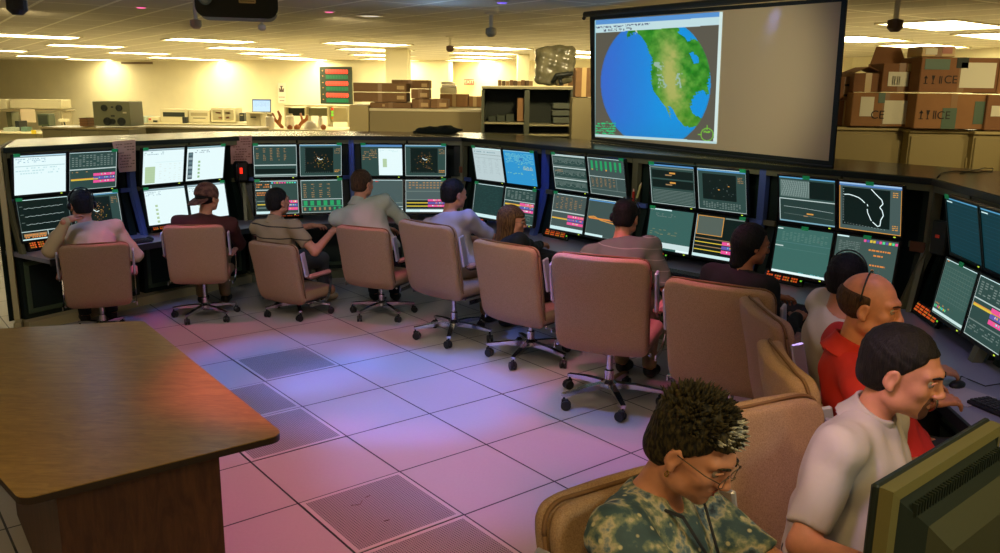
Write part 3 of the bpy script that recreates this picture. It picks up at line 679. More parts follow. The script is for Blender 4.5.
bays = [((14, 154.5), (117, 150), .0), ((138.5, 149), (229, 144), 0), ((254, 144), (340.5, 143.5), 0), ((358, 144), (448, 144), 0), ((471, 146.5), (534, 151), 0), ((549, 152.5), (626, 159.5), 0),
        ((647, 162.5), (748, 170.5), 0), ((774, 174.5), (908, 186), 0), ((945, 195), None, 0)]
kinds = [('white', 'plots_pink', 'lines', 'radar'), ('white2', 'white3', 'white4', 'white4'), ('orangetable', 'radar', 'dashboard', 'orangegreen'), ('whitepane', 'radar', 'greytask', 'pinkbottom'),
         ('whitedoc', 'bluemap', 'darkgrid', 'pinkgrid'), ('plots3', 'greenbars', 'pinkgrid2', 'orangeline'), ('rows', 'radar2', 'tealmap', 'tanwindow'), ('contour', 'coast', 'tealgraph', 'orangetext'), ('blueteal', 'blueteal', 'gridchart', 'pinkgrid'), ('blueteal', 'blueteal', 'gridchart', 'gridchart')]
kd = dict(white='bright white page', plots_pink='dark plots and pink rows', lines='dark trace lines and orange text', radar='dark map of orange dots', white2='white page with a green block', white3='white page with a dark side bar',
          white4='nearly blank white page', orangetable='columns of orange text', dashboard='many small coloured panels', orangegreen='orange columns above green blocks', whitepane='white pane beside a dark list', greytask='plain grey window',
          pinkbottom='pink rows along the bottom', whitedoc='pale grey document', bluemap='bright blue chart', darkgrid='almost black grid', pinkgrid='pink rows on a grey chart', plots3='three grey plot strips', greenbars='green bars along the top',
          pinkgrid2='brown columns above pink rows', orangeline='single orange line', rows='two black strips over grey rows', radar2='faint black scatter plot', tealmap='teal chart and a pale lower band', tanwindow='tan framed window above pink rows',
          contour='grey contour lines', coast='thick white curve on black', tealgraph='plain teal graph', orangetext='large orange text', blueteal='dark blue striped rows', gridchart='pale grid chart')
UT, LT = math.radians(11.5), math.radians(-8)
pos = ['upper left', 'upper right', 'lower left', 'lower right']
short = ['first bay', 'second bay', 'third bay', 'fourth bay', 'fifth bay', 'sixth bay', 'seventh bay', 'eighth bay', 'first bay past the corner', 'second bay past the corner']
def bay_monitors(i, P, yaw, ks, stick=True):
    R = Matrix.Rotation(yaw, 3, 'Z')
    for k in range(4):
        up = k < 2; sx = (-1 if k % 2 == 0 else 1)*(MW/2+.003)
        # upper: top edge at y 0, z 1.51 ; lower: top y .06, z 1.135 -> bottom y .01
        if up: c = Vector((sx, MH/2*math.sin(UT), 1.508-MH/2*math.cos(UT)))
        else: c = Vector((sx, .055-MH/2*math.sin(-LT), 1.135-MH/2*math.cos(LT)))
        o = P+R@c
        lab = ['upper left', 'upper right', 'lower left', 'lower right'][k]+' monitor showing '+('a ' if not kd[ks[k]].split()[0] in ('columns', 'many', 'pink', 'green', 'two', 'three', 'dark', 'orange', 'large', 'grey', 'brown') or ks[k] in ('radar',) else '')+kd[ks[k]]+' in the '+short[i]
        st = {0: (-.19 if i not in (7,) else 0), 1: (.19 if i != 7 else 0), 2: -.19 if i not in (7, 8) else 0, 3: .19 if i not in (7,) else 0}[k]
        monitor(o, yaw, UT if up else LT, ks[k], ' '.join(lab.split()[:16]), None, sticker=st)
for i, (a, b, _) in enumerate(bays):
    if b: A = atz(*a, 1.505); B = atz(*b, 1.505); mid = (A+B)/2; yaw = seg(i)[1].angle_signed(Vector((1, 0))) ; mid.z = 0
    else: A = atz(*a, 1.505); yaw = math.radians(-96); mid = A+Vector((math.cos(yaw), math.sin(yaw), 0))*(MW+.003); mid.z = 0
    if b:
        ym = math.atan2((B-A).y, (B-A).x); ys = math.atan2(seg(i)[1].y, seg(i)[1].x); yaw = ys*.6+ym*.4
    bay_monitors(i, mid, yaw, kinds[i])
yaw = math.radians(-96); mid = Vector((NODE[9].x, NODE[9].y, 0))+Vector((d9.x, d9.y, 0))*.57; bay_monitors(9, mid, yaw, kinds[9])
# ---------------------------------------------------------------- phone turret panels below the monitors
def turret(i, u, n, lab):
    M, L_ = bay_M(i); e = bpy.data.objects.new('desk_phone', None); COL.objects.link(e)
    e.matrix_world = M @ Matrix.Translation((u, -.10, ZD+.004)) @ Matrix.Rotation(math.radians(-25), 4, 'X'); tag(e, lab, 'phone', 'lit desk phones below the monitors')
    w = n*.07+.03; m = MB(); m.box(-.02, w, -.0, .03, .0, .095, bev=.006); m.build('body', phone_m, e)
    mo = MB(); ma = MB(); rr = random.Random(i)
    for k in range(n):
        for r_ in range(3):
            for q in range(3):
                t = mo if rr.random() < .75 else ma; x = .006+k*.07+q*.019; t.box(x, x+.013, -.003, .0, .026+r_*.019, .038+r_*.019)
    mo.build('button', led if i else mat('led_tan', (240, 110, 50), .4, emit=.8), e); ma.build('lamp', led2, e)
    m = MB(); m.box(n*.07+.008, n*.07+.022, -.003, 0, .04, .05); m.build('indicator', ledg, e)
for i, u, n, lab in ((0, .10, 5, 'lit orange desk phone under the far left monitors'), (1, .12, 4, 'lit desk phone left of the person in the cap'), (4, .22, 4, 'lit orange desk phone beside the long-haired woman'), (5, .12, 4, 'lit orange desk phone in front of the woman\'s hand'),
                     (6, .2, 3, 'lit desk phone right of the striped shirt man'), (7, .14, 4, 'lit red desk phone right of the person in black'), (8, .12, 5, 'lit red desk phone above the bald man\'s desk on the right'), (3, .3, 4, 'desk phone under the fourth bay monitors'), (2, .3, 4, 'desk phone under the third bay monitors')):
    turret(i, u, n, lab)
# ---------------------------------------------------------------- papers, handset, pens, boxes
def paper(px, z_plane_off, lab, lines_col, cm, i, name='paper_note'):
    M, L_ = bay_M(i); P0 = M @ Vector((0, -.05+z_plane_off, 0)); n = M.to_3x3() @ Vector((0, 1, 0))
    pts = [onplane(x, y, P0, n) for x, y in px]; e = empty(name, (pts[0]+pts[2])/2, 0, lab, 'paper'); o = (pts[0]+pts[2])/2
    m = MB(); nn = n*.0015; m.add([p-o for p in pts]+[p-o+nn for p in pts], [(0, 1, 2, 3), (7, 6, 5, 4), (0, 4, 5, 1), (1, 5, 6, 2), (2, 6, 7, 3), (3, 7, 4, 0)]); m.build('sheet', cm, e)
    m = MB(); r = random.Random(3)
    def lp(u, v): return (pts[0]*(1-u)+pts[1]*u)*(1-v)+(pts[3]*(1-u)+pts[2]*u)*v-o-n*.0012
    for k in range(9):
        u = .12
        while u < .85:
            l = r.uniform(.04, .12); v = .1+k*.09
            if r.random() < .65: m.add([lp(u, v), lp(u+l, v), lp(u+l, v+.035), lp(u, v+.035)], [(0, 1, 2, 3)])
            u += l+.03
    m.build('writing', lines_col, e)
pinkp = mat('pinkish_paper', (236, 204, 194), .8); pink2 = mat('pink_paper', (218, 168, 156), .8); ink = mat('faded_ink', (160, 104, 92), .8)
paper([(112, 141.5), (135.5, 139.5), (136, 171), (119.5, 172.5)], 0, 'pale printed paper taped between the first and second bays', mat('faded_ink2', (170, 134, 124), .8), pinkp, 0)
paper([(230, 136.2), (252, 135.5), (252, 163.5), (231, 164)], 0, 'pink paper sheet taped above the black wall handset', ink, pink2, 2)
M, L_ = bay_M(2); n_ = M.to_3x3() @ Vector((0, 1, 0)); P0 = M @ Vector((0, -.06, 0))
c0 = onplane(240.5, 161, P0, n_); e = empty('phone_handset', c0, math.atan2(seg(2)[1].y, seg(2)[1].x), 'black wall handset with a red light below the pink paper', 'phone')
m = MB(); m.box(-.075, .075, -.02, .05, -.22, .0, bev=.02); m.build('cradle', phone_m, e)
m = MB(); m.tube([(-.045, -.04, -.015), (-.045, -.05, -.05), (-.045, -.045, -.17), (-.045, -.04, -.205)], [.026, .018, .018, .026], 12); m.build('receiver', phone_m, e, smooth=True)
m = MB(); m.box(-.012, .014, -.026, -.019, -.13, -.07); m.build('red_light', ledr, e)
m = MB(); m.tube([(-.03, -.03, -.21), (-.01, -.05, -.36), (.0, -.03, -.62), (.02, -.1, -.85)], .009, 8); m.build('cord', phone_m, e)
# pens in the gap between bays 6 and 7
M, L_ = bay_M(5)
for k, (dx, lean, cm, lab) in enumerate(((-.05, .0, mat('pen_red', (190, 44, 20), .5), 'red pen standing in the gap above the striped shirt man'), (-.005, .25, mat('pen_yellow', (200, 196, 120), .5), 'pale yellow pen beside the red pen'))):
    P0 = M @ Vector((L_-.0, -.06, 0)); c0 = onplane(633+k*4, 204-k*6, P0, M.to_3x3() @ Vector((0, 1, 0)))
    e = empty('pen', c0, 0, lab, 'pen', 'pens in the console gap'); m = MB(); m.tube([(0, 0, 0), (lean*.1, 0, .11)], .011, 8); m.build('barrel', cm, e); m = MB(); m.tube([(lean*.1, 0, .11), (lean*.13, 0, .135)], [.008, .003], 8); m.build('cap', mat('pen_cap', (220, 200, 160), .5), e)
P0 = M @ Vector((L_-.04, -.05, 1.03)); 
e = empty('pen_holder', P0, math.atan2(seg(5)[1].y, seg(5)[1].x), 'dark pen holder in the gap above the striped shirt man', 'pen holder'); m = MB(); m.box(-.045, .045, -.03, .03, 0, .13, bev=.01); m.build('cup', black, e)
# grey boxes in the corner past bay 8
M, L_ = bay_M(8); P0 = M @ Vector((0, -.05, 0)); nn = M.to_3x3() @ Vector((0, 1, 0))
e = empty('network_box', onplane(938, 238, M @ Vector((0, -.02, 0)), nn), math.radians(-70), 'small dark box with a red lamp between the two right monitor banks', 'box')
m = MB(); m.box(-.06, .06, 0, .05, -.11, .11, bev=.008); m.build('case', mat('box_olive', (44, 50, 36), .5), e); m = MB(); m.box(-.02, .01, -.004, 0, -.0, .02); m.build('lamp', mat('led_dim', (150, 40, 20), .5, emit=.3), e)
M, L_ = bay_M(4)
e = empty('post_tag', onplane(461, 170, M @ Vector((0, -.02, 0)), M.to_3x3() @ Vector((0, 1, 0))), math.radians(-40), 'small tan tag on the dark post between the fourth and fifth bays', 'tag')
m = MB(); m.box(-.02, .02, -.01, 0, -.03, .04, bev=.003); m.build('plate', mat('tan_tag', (150, 90, 60), .6), e)
M, L_ = bay_M(7)
e = empty('post_tag', M @ Vector((L_-.055, -.03, 1.10)), math.atan2(seg(7)[1].y, seg(7)[1].x), 'brown tag on the dark post right of the white curve display', 'tag')
m = MB(); m.box(-.05, .05, -.01, 0, -.035, .035, bev=.003); m.build('plate', mat('brown_tag', (110, 70, 40), .6), e)
# keyboards and mice on the desk
kb_m = mat('keyboard_black', (26, 28, 30), .5); key_m = mat('key_caps', (44, 46, 50), .5)
def keyboard(P, rz, lab, copy=None):
    e = empty('keyboard', P, rz, lab, 'keyboard'); m = MB(); m.box(-.21, .21, -.07, .07, 0, .02, bev=.006); m.build('base', kb_m, e); m = MB()
    for r_ in range(5):
        for k in range(14): m.box(-.2+k*.0286, -.2+k*.0286+.024, -.06+r_*.024, -.06+r_*.024+.019, .02, .028, bev=.002)
    m.build('keys', key_m, e); return e
def mouse(P, rz, lab, cable_to=None, cm=None):
    e = empty('mouse', P, rz, lab, 'mouse'); m = MB(); m.sphere((0, 0, .012), (.03, .052, .022), 14, 8); m.build('shell', cm or kb_m, e, smooth=True)
    if cable_to:
        R = Matrix.Rotation(-rz, 3, 'Z'); m = MB(); m.tube([R @ (Vector(q)-P) for q in cable_to], .003, 6); m.build('cable', dkm, e, smooth=True)
    return e
# ================================================================ SWIVEL CHAIRS
fab = mat('tan_fabric', (178, 146, 114), .9, noise=.22, nscale=260, bump=.25, bscale=500, rgb2=(150, 120, 92))
piping = mat('fabric_piping', (120, 88, 58), .9); chrome = mat('chrome', (200, 200, 205), .18, metal=1.); plate_m = mat('polished_plate', (206, 206, 222), .32, metal=.6)
rubber = mat('caster_black', (22, 24, 24), .4); armpad = mat('arm_pad', (172, 128, 108), .85)
def rr2(x, s, hx, hs, r):
    qx = np.abs(x)-hx+r; qs = np.abs(s)-hs+r
    return np.sqrt(np.maximum(qx, 0)**2+np.maximum(qs, 0)**2)+np.minimum(np.maximum(qx, qs), 0)-r
def padded(hx, hs, ht, rc, re, h=.011, puff=0.):
    def fn(P):
        d2 = rr2(P[:, 0], P[:, 2], hx, hs, rc); t = ht+puff*np.clip(1-(P[:, 0]/hx)**2, 0, 1)*np.clip(1-(P[:, 2]/hs)**2, 0, 1)
        q1 = d2+re; q2 = np.abs(P[:, 1])-t+re
        return np.sqrt(np.maximum(q1, 0)**2+np.maximum(q2, 0)**2)+np.minimum(np.maximum(q1, q2), 0)-re
    return sdf_mesh(fn, (-hx-.03, -ht-puff-.03, -hs-.03), (hx+.03, ht+puff+.03, hs+.03), h)
BP = [(-.15, .355), (-.215, .40), (-.25, .50), (-.285, .66), (-.325, .82), (-.345, .935)]
def back_map(V, off):
    pts = np.array(BP); seg_ = np.sqrt(((pts[1:]-pts[:-1])**2).sum(1)); cum = np.r_[0, np.cumsum(seg_)]; tot = cum[-1]
    ss = np.linspace(0, tot, 60); cy = np.interp(ss, cum, pts[:, 0]); cz = np.interp(ss, cum, pts[:, 1])
    k = np.ones(9)/9; cyp = np.convolve(np.pad(cy, 4, 'edge'), k, 'valid'); czp = np.convolve(np.pad(cz, 4, 'edge'), k, 'valid')
    ty = np.gradient(cyp, ss); tz = np.gradient(czp, ss); n = np.sqrt(ty**2+tz**2); ty /= n; tz /= n
    s = (V[:, 2]+.30)/.60*tot
    Y = np.interp(s, ss, cyp); Z = np.interp(s, ss, czp); TY = np.interp(s, ss, ty); TZ = np.interp(s, ss, tz)
    over = np.where(s > tot, s-tot, np.where(s < 0, s, 0)); Y += TY*over; Z += TZ*over
    t = V[:, 1]+off+.45*V[:, 0]**2*np.clip(.4+s/tot, 0, 1)
    return np.stack([V[:, 0]*(1-.05*(1-np.clip(s/tot, 0, 1))), Y+t*TZ, Z-t*TY], 1)
def make_chair():
    e = empty('office_chair', (0, 0, 0), 0, 'x', 'chair')
    v, q = padded(.272, .305, .026, .075, .024); shell = np_obj('backrest', [(back_map(v, 0), q)], fab, e)
    v, q = padded(.262, .292, .026, .075, .024, puff=.02); cu = np_obj('back_cushion', [(back_map(v, .045), q)], fab, e)
    m = MB(); P = np.array([(x, 0, z) for x, z in rrect(.536, .60, .075, 8)]+[(0.268, 0, .225)]); W = back_map(P, .024); m.tube([tuple(w) for w in W], .006, 6); m.build('seam', piping, e, smooth=True)
    v, q = padded(.262, .25, .045, .07, .04, puff=.015); V = np.stack([v[:, 0], v[:, 2]+.03, .425+v[:, 1]-.18*np.maximum(v[:, 2]-.12, 0)**1.5*1.2], 1); np_obj('seat', [(V, q[:, ::-1])], fab, e)
    m = MB(); m.box(-.2, .2, -.17, .2, .345, .385, bev=.02); m.build('seat_pan', rubber, e)
    for s in (-1, 1):
        x = s*.292
        m = MB(); path = [(-.235, .83), (-.205, .70), (-.185, .635), (-.14, .605), (.10, .605), (.135, .59), (.14, .55), (.11, .42), (.075, .375), (.0, .355), (-.15, .352)]
        for a, b in zip(path, path[1:]):
            A = Vector((x, a[0], a[1])); B = Vector((x, b[0], b[1])); d = (B-A).normalized(); n = d.cross(Vector((1, 0, 0)))
            m.add([A+Vector((-.0035, 0, 0))-n*.016, A+Vector((.0035, 0, 0))-n*.016, A+Vector((.0035, 0, 0))+n*.016, A+Vector((-.0035, 0, 0))+n*.016, B+Vector((-.0035, 0, 0))-n*.016, B+Vector((.0035, 0, 0))-n*.016, B+Vector((.0035, 0, 0))+n*.016, B+Vector((-.0035, 0, 0))+n*.016],
                  [(0, 3, 2, 1), (4, 5, 6, 7), (0, 1, 5, 4), (1, 2, 6, 5), (2, 3, 7, 6), (3, 0, 4, 7)])
        af = m.build('arm_frame', chrome, e)
        m = MB(); M = Matrix.Translation((x, -.215, .745)) @ Matrix.Rotation(math.radians(13), 4, 'X'); m.box(-.008, .010, -.028, .028, -.115, .115, M, bev=.006); m.build('side_plate', plate_m, af)
        m = MB(); m.box(x-.028, x+.028, -.17, .13, .607, .642, bev=.014); m.build('armrest', armpad, e)
        m = MB(); m.sphere((s*.265, -.17, .375), .011, 8, 6); m.build('bolt', chrome, e)
    m = MB(); m.lathe([(.028, .12), (.028, .20), (.018, .205), (.018, .345)], 14); m.build('gas_column', chrome, e, smooth=True, angle=.6)
    m = MB(); m.lathe([(.045, .095), (.05, .105), (.05, .125), (.03, .145)], 16); m.build('hub', chrome, e, smooth=True, angle=.6)
    leg = None
    for k in range(5):
        a = 2*PI*k/5; c, s = math.cos(a), math.sin(a)
        m = MB(); R = Matrix.Rotation(a, 4, 'Z')
        for (x0, z0, w0, h0), (x1, z1, w1, h1) in (((.03, .112, .02, .018), (.16, .108, .019, .014)), ((.16, .108, .019, .014), (.31, .09, .015, .009))):
            vs = [R @ Vector(p) for p in ((x0, -w0, z0-h0), (x0, w0, z0-h0), (x0, w0, z0+h0), (x0, -w0, z0+h0), (x1, -w1, z1-h1), (x1, w1, z1-h1), (x1, w1, z1+h1), (x1, -w1, z1+h1))]
            m.add(vs, [(0, 3, 2, 1), (4, 5, 6, 7), (0, 1, 5, 4), (1, 2, 6, 5), (2, 3, 7, 6), (3, 0, 4, 7)])
        lg = m.build('base_leg', chrome, e)
        m = MB(); M = R @ Matrix.Translation((.30, 0, 0)) @ Matrix.Rotation(k*1.3, 4, 'Z')
        for sy in (-1, 1):
            m.lathe([(.012, -.010), (.027, -.009), (.029, -.004), (.029, .006), (.024, .010)], 16, M @ Matrix.Translation((.012, sy*.014, .0295)) @ Matrix.Rotation(PI/2, 4, 'X'))
        m.box(-.014, .026, -.010, .010, .028, .066, M, bev=.004); m.tube([M @ Vector((0, 0, .06)), M @ Vector((0, 0, .09))], .007, 8); m.build('caster', rubber, lg)
    return e
chair_proto = None
def chair(P, face, top, base_rot, label, group='tan swivel chairs along the console'):
    global chair_proto
    if chair_proto is None: chair_proto = make_chair(); c = chair_proto; c['group'] = group
    else: c = copy_tree(chair_proto); 
    c['label'] = label; c['group'] = group; c.location = (P[0], P[1], 0); c.rotation_euler = (0, 0, math.radians(face-90)); c['_t'] = (top-.935)
    return c
# facing angle in degrees (world), top height
CHAIRS = [((104, 336), 114, .95, -.04, 10, 'tan swivel chair at the far left under the man in the beige shirt'),
      ((206, 317), 99, .95, .02, 40, 'tan swivel chair of the person in the backward cap'),
      ((298, 313), 62, 1.0, -.21, 0, 'low tan swivel chair of the man in the striped polo, tilted to the left'),
      ((382, 315), 66, 1.0, -.05, 20, 'tan swivel chair of the man in the pale shirt with a collar'),
      ((454, 337), 50, 1.11, 0, 50, 'tan swivel chair of the man in the plain grey t-shirt'),
      ((530, 358), 50, 1.12, -.06, 30, 'leaning tan swivel chair of the long-haired woman in glasses'),
      ((608, 402), 68, 1.17, 0, 62, 'tan swivel chair standing clear in the middle, under the man in grey stripes'),
      ((1.41, 4.84), 56, 1.17, -.03, 0, 'tan swivel chair behind the person in black'),
      ((1.67, 4.12), 0, 1.13, -.02, 0, 'tan chair back seen edge-on beside the person in black'),
      ((1.53, 3.32), -4, 1.16, -.05, 0, 'tan chair back seen edge-on behind the man in the red shirt'),
      ((1.06, 2.50), -62, 1.14, -.04, 0, 'tan chair of the man in the white polo, next to the spiky-haired woman'),
      ((.54, 1.87), -58, 1.12, .0, 0, 'tan chair nearest the camera, behind the woman in the floral shirt')]
for P, f, s, dz, br, lab in CHAIRS:
    if abs(P[0]) > 20: P = atz(*P)
    c = chair((P[0], P[1]), f, 0, br, lab); c.scale = (s, s, s)
    if '_t' in c: del c['_t']
    for k in kids(c):
        if k.name.startswith('base_leg'): k.rotation_euler = (0, 0, math.radians(br)-c.rotation_euler[2])
        elif not k.name.startswith(('hub', 'gas_column')): k.location.z = dz
# ================================================================ WOOD TABLE
def wood(name, c1, c2, rough=.35, vert=False):
    m = bpy.data.materials.new(name); m.use_nodes = True; nt = m.node_tree; N = nt.nodes; L = nt.links; b = N['Principled BSDF']
    tc = N.new('ShaderNodeTexCoord'); mp = N.new('ShaderNodeMapping'); mp.inputs['Scale'].default_value = (3.2, 14, 3.2) if not vert else (10, 10, 1.6)
    if not vert: mp.inputs['Rotation'].default_value = (0, 0, .05)
    L.new(tc.outputs['Object'], mp.inputs['Vector']); nz = N.new('ShaderNodeTexNoise'); nz.inputs['Scale'].default_value = 2.2; nz.inputs['Detail'].default_value = 9; nz.inputs['Roughness'].default_value = .62; nz.inputs['Distortion'].default_value = 1.4
    L.new(mp.outputs[0], nz.inputs['Vector']); cr = N.new('ShaderNodeValToRGB'); cr.color_ramp.elements[0].position = .38; cr.color_ramp.elements[1].position = .66
    cr.color_ramp.elements[0].color = s2l(c1)+(1,); cr.color_ramp.elements[1].color = s2l(c2)+(1,); L.new(nz.outputs[0], cr.inputs[0]); L.new(cr.outputs[0], b.inputs['Base Color']); b.inputs['Roughness'].default_value = rough
    MATS[name] = m; return m
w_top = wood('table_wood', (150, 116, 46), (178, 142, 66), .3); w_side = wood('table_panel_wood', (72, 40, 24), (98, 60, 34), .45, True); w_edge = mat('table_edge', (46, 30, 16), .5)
ZTB = .74
A, B, C, D = [atz(x, y, ZTB) for x, y in ((143, 320.5), (284, 434), (20, 499.5), (-14, 334))]
# table frame: long axis from B toward A ; build a parallelogram-like rounded top in its own frame
ux = (B-A).normalized(); 
cen = (A+B+C+(A+C-B))/4
e = empty('wooden_table', (cen.x, cen.y, 0), 0, 'wood laminate table with rounded corners in the left foreground', 'table')
D2 = atz(-130, 336, ZTB)
poly = [A, B, C, D2]; out = []
r = .055
for i in range(4):
    p = poly[i].xy; a = (poly[i-1].xy-p).normalized(); b = (poly[(i+1) % 4].xy-p).normalized(); ang = math.acos(a.dot(b)); t = r/math.tan(ang/2); c_ = p+(a+b).normalized()*(r/math.sin(ang/2))
    s0 = p+a*t-c_; s1 = p+b*t-c_; a0 = math.atan2(s0.y, s0.x); a1 = math.atan2(s1.y, s1.x); da = (a1-a0+PI) % (2*PI)-PI
    for k in range(9): q = c_+Vector((math.cos(a0+da*k/8), math.sin(a0+da*k/8)))*r; out.append((q.x-cen.x, q.y-cen.y))
def inset(pl, d):
    n = len(pl); o = []
    cx = sum(p[0] for p in pl)/n; cy = sum(p[1] for p in pl)/n
    for p in pl: v = Vector((cx-p[0], cy-p[1])); v.normalize(); o.append((p[0]+v.x*d, p[1]+v.y*d))
    return o
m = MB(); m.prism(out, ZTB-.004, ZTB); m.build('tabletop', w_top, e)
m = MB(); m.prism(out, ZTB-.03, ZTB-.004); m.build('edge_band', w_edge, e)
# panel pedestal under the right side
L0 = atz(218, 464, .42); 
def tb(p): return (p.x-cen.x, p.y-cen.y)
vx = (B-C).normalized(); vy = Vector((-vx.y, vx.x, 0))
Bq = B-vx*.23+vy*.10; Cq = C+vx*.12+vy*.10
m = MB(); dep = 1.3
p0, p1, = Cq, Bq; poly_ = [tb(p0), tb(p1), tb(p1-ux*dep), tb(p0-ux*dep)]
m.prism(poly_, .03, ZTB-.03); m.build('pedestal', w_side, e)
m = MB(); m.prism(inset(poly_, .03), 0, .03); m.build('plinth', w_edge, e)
# ================================================================ PEOPLE
skin = mat('skin', (206, 142, 110), .55, noise=.12, nscale=30); skin_red = mat('skin_ruddy', (222, 150, 112), .5, noise=.15, nscale=30); skin_d = mat('skin_tan', (164, 104, 76), .55, noise=.1, nscale=30)
eye_w = mat('eye_white', (176, 164, 148), .4); iris = mat('iris', (50, 36, 26), .3); lip_m = mat('lips', (160, 86, 74), .5); metal_m = mat('watch_metal', (190, 190, 180), .25, metal=1.)
def hairmat(name, c1, c2, sc=(260, 260, 18)):
    m = bpy.data.materials.new(name); m.use_nodes = True; nt = m.node_tree; N = nt.nodes; L = nt.links; b = N['Principled BSDF']
    tc = N.new('ShaderNodeTexCoord'); mp = N.new('ShaderNodeMapping'); mp.inputs['Scale'].default_value = sc; L.new(tc.outputs['Object'], mp.inputs[0])
    nz = N.new('ShaderNodeTexNoise'); nz.inputs['Scale'].default_value = 1.; nz.inputs['Detail'].default_value = 4; L.new(mp.outputs[0], nz.inputs['Vector'])
    cr = N.new('ShaderNodeValToRGB'); cr.color_ramp.elements[0].position = .4; cr.color_ramp.elements[1].position = .62; cr.color_ramp.elements[0].color = s2l(c1)+(1,); cr.color_ramp.elements[1].color = s2l(c2)+(1,)
    L.new(nz.outputs[0], cr.inputs[0]); L.new(cr.outputs[0], b.inputs['Base Color']); b.inputs['Roughness'].default_value = .65; b.inputs['Specular IOR Level'].default_value = .25
    bp = N.new('ShaderNodeBump'); bp.inputs['Strength'].default_value = .6; bp.inputs['Distance'].default_value = .006; L.new(nz.outputs[0], bp.inputs['Height']); L.new(bp.outputs[0], b.inputs['Normal'])
    MATS[name] = m; return m
def stripemat(name, base, line, per, w, axis=2, off=0., rough=.85):
    m = bpy.data.materials.new(name); m.use_nodes = True; nt = m.node_tree; N = nt.nodes; L = nt.links; b = N['Principled BSDF']
    tc = N.new('ShaderNodeTexCoord'); sx = N.new('ShaderNodeSeparateXYZ'); L.new(tc.outputs['Object'], sx.inputs[0])
    a = N.new('ShaderNodeMath'); a.operation = 'MULTIPLY_ADD'; a.inputs[1].default_value = 1/per; a.inputs[2].default_value = off; L.new(sx.outputs[axis], a.inputs[0])
    f = N.new('ShaderNodeMath'); f.operation = 'FRACT'; L.new(a.outputs[0], f.inputs[0]); lt = N.new('ShaderNodeMath'); lt.operation = 'LESS_THAN'; lt.inputs[1].default_value = w; L.new(f.outputs[0], lt.inputs[0])
    mx = N.new('ShaderNodeMix'); mx.data_type = 'RGBA'; mx.inputs[6].default_value = s2l(base)+(1,); mx.inputs[7].default_value = s2l(line)+(1,); L.new(lt.outputs[0], mx.inputs[0]); L.new(mx.outputs[2], b.inputs['Base Color'])
    b.inputs['Roughness'].default_value = rough; MATS[name] = m; return m
def floralmat():
    m = bpy.data.materials.new('floral_fabric'); m.use_nodes = True; nt = m.node_tree; N = nt.nodes; L = nt.links; b = N['Principled BSDF']
    tc = N.new('ShaderNodeTexCoord'); nz = N.new('ShaderNodeTexNoise'); nz.inputs['Scale'].default_value = 15; nz.inputs['Detail'].default_value = 6.; L.new(tc.outputs['Object'], nz.inputs['Vector'])
    n2 = N.new('ShaderNodeTexVoronoi'); n2.inputs['Scale'].default_value = 26; L.new(tc.outputs['Object'], n2.inputs['Vector'])
    cr = N.new('ShaderNodeValToRGB'); E = cr.color_ramp.elements; E[0].position = 0; E[0].color = s2l((28, 40, 52))+(1,); E[1].position = .44; E[1].color = s2l((58, 84, 92))+(1,)
    for p, c in ((.50, (120, 132, 108)), (.55, (188, 178, 146)), (.60, (96, 120, 132)), (.66, (36, 52, 72))): q = E.new(p); q.color = s2l(c)+(1,)
    L.new(nz.outputs[0], cr.inputs[0]); c2 = N.new('ShaderNodeValToRGB'); c2.color_ramp.elements[0].position = .12; c2.color_ramp.elements[1].position = .2; c2.color_ramp.elements[0].color = (1, 1, 1, 1); c2.color_ramp.elements[1].color = (0, 0, 0, 1)
    L.new(n2.outputs['Distance'], c2.inputs[0]); mx = N.new('ShaderNodeMix'); mx.data_type = 'RGBA'; L.new(c2.outputs[0], mx.inputs[0]); L.new(cr.outputs[0], mx.inputs[6]); mx.inputs[7].default_value = s2l((196, 190, 150))+(1,)
    L.new(mx.outputs[2], b.inputs['Base Color']); b.inputs['Roughness'].default_value = .7; MATS['floral_fabric'] = m; return m
H_dark = hairmat('hair_dark', (14, 14, 14), (34, 30, 26)); H_black = hairmat('hair_black', (8, 10, 12), (24, 26, 28)); H_brown = hairmat('hair_brown', (48, 34, 22), (86, 62, 38)); H_light = hairmat('hair_light_brown', (58, 38, 22), (118, 84, 48), (220, 220, 10)); H_grey = hairmat('hair_mixed', (14, 15, 13), (66, 58, 34), (120, 120, 60)); H_silver = hairmat('hair_silver', (150, 150, 140), (206, 204, 190), (200, 200, 40))
NPv = lambda v: np.array([v[0], v[1], v[2]], float)
def unit(v): v = np.asarray(v, float); return v/np.linalg.norm(v)
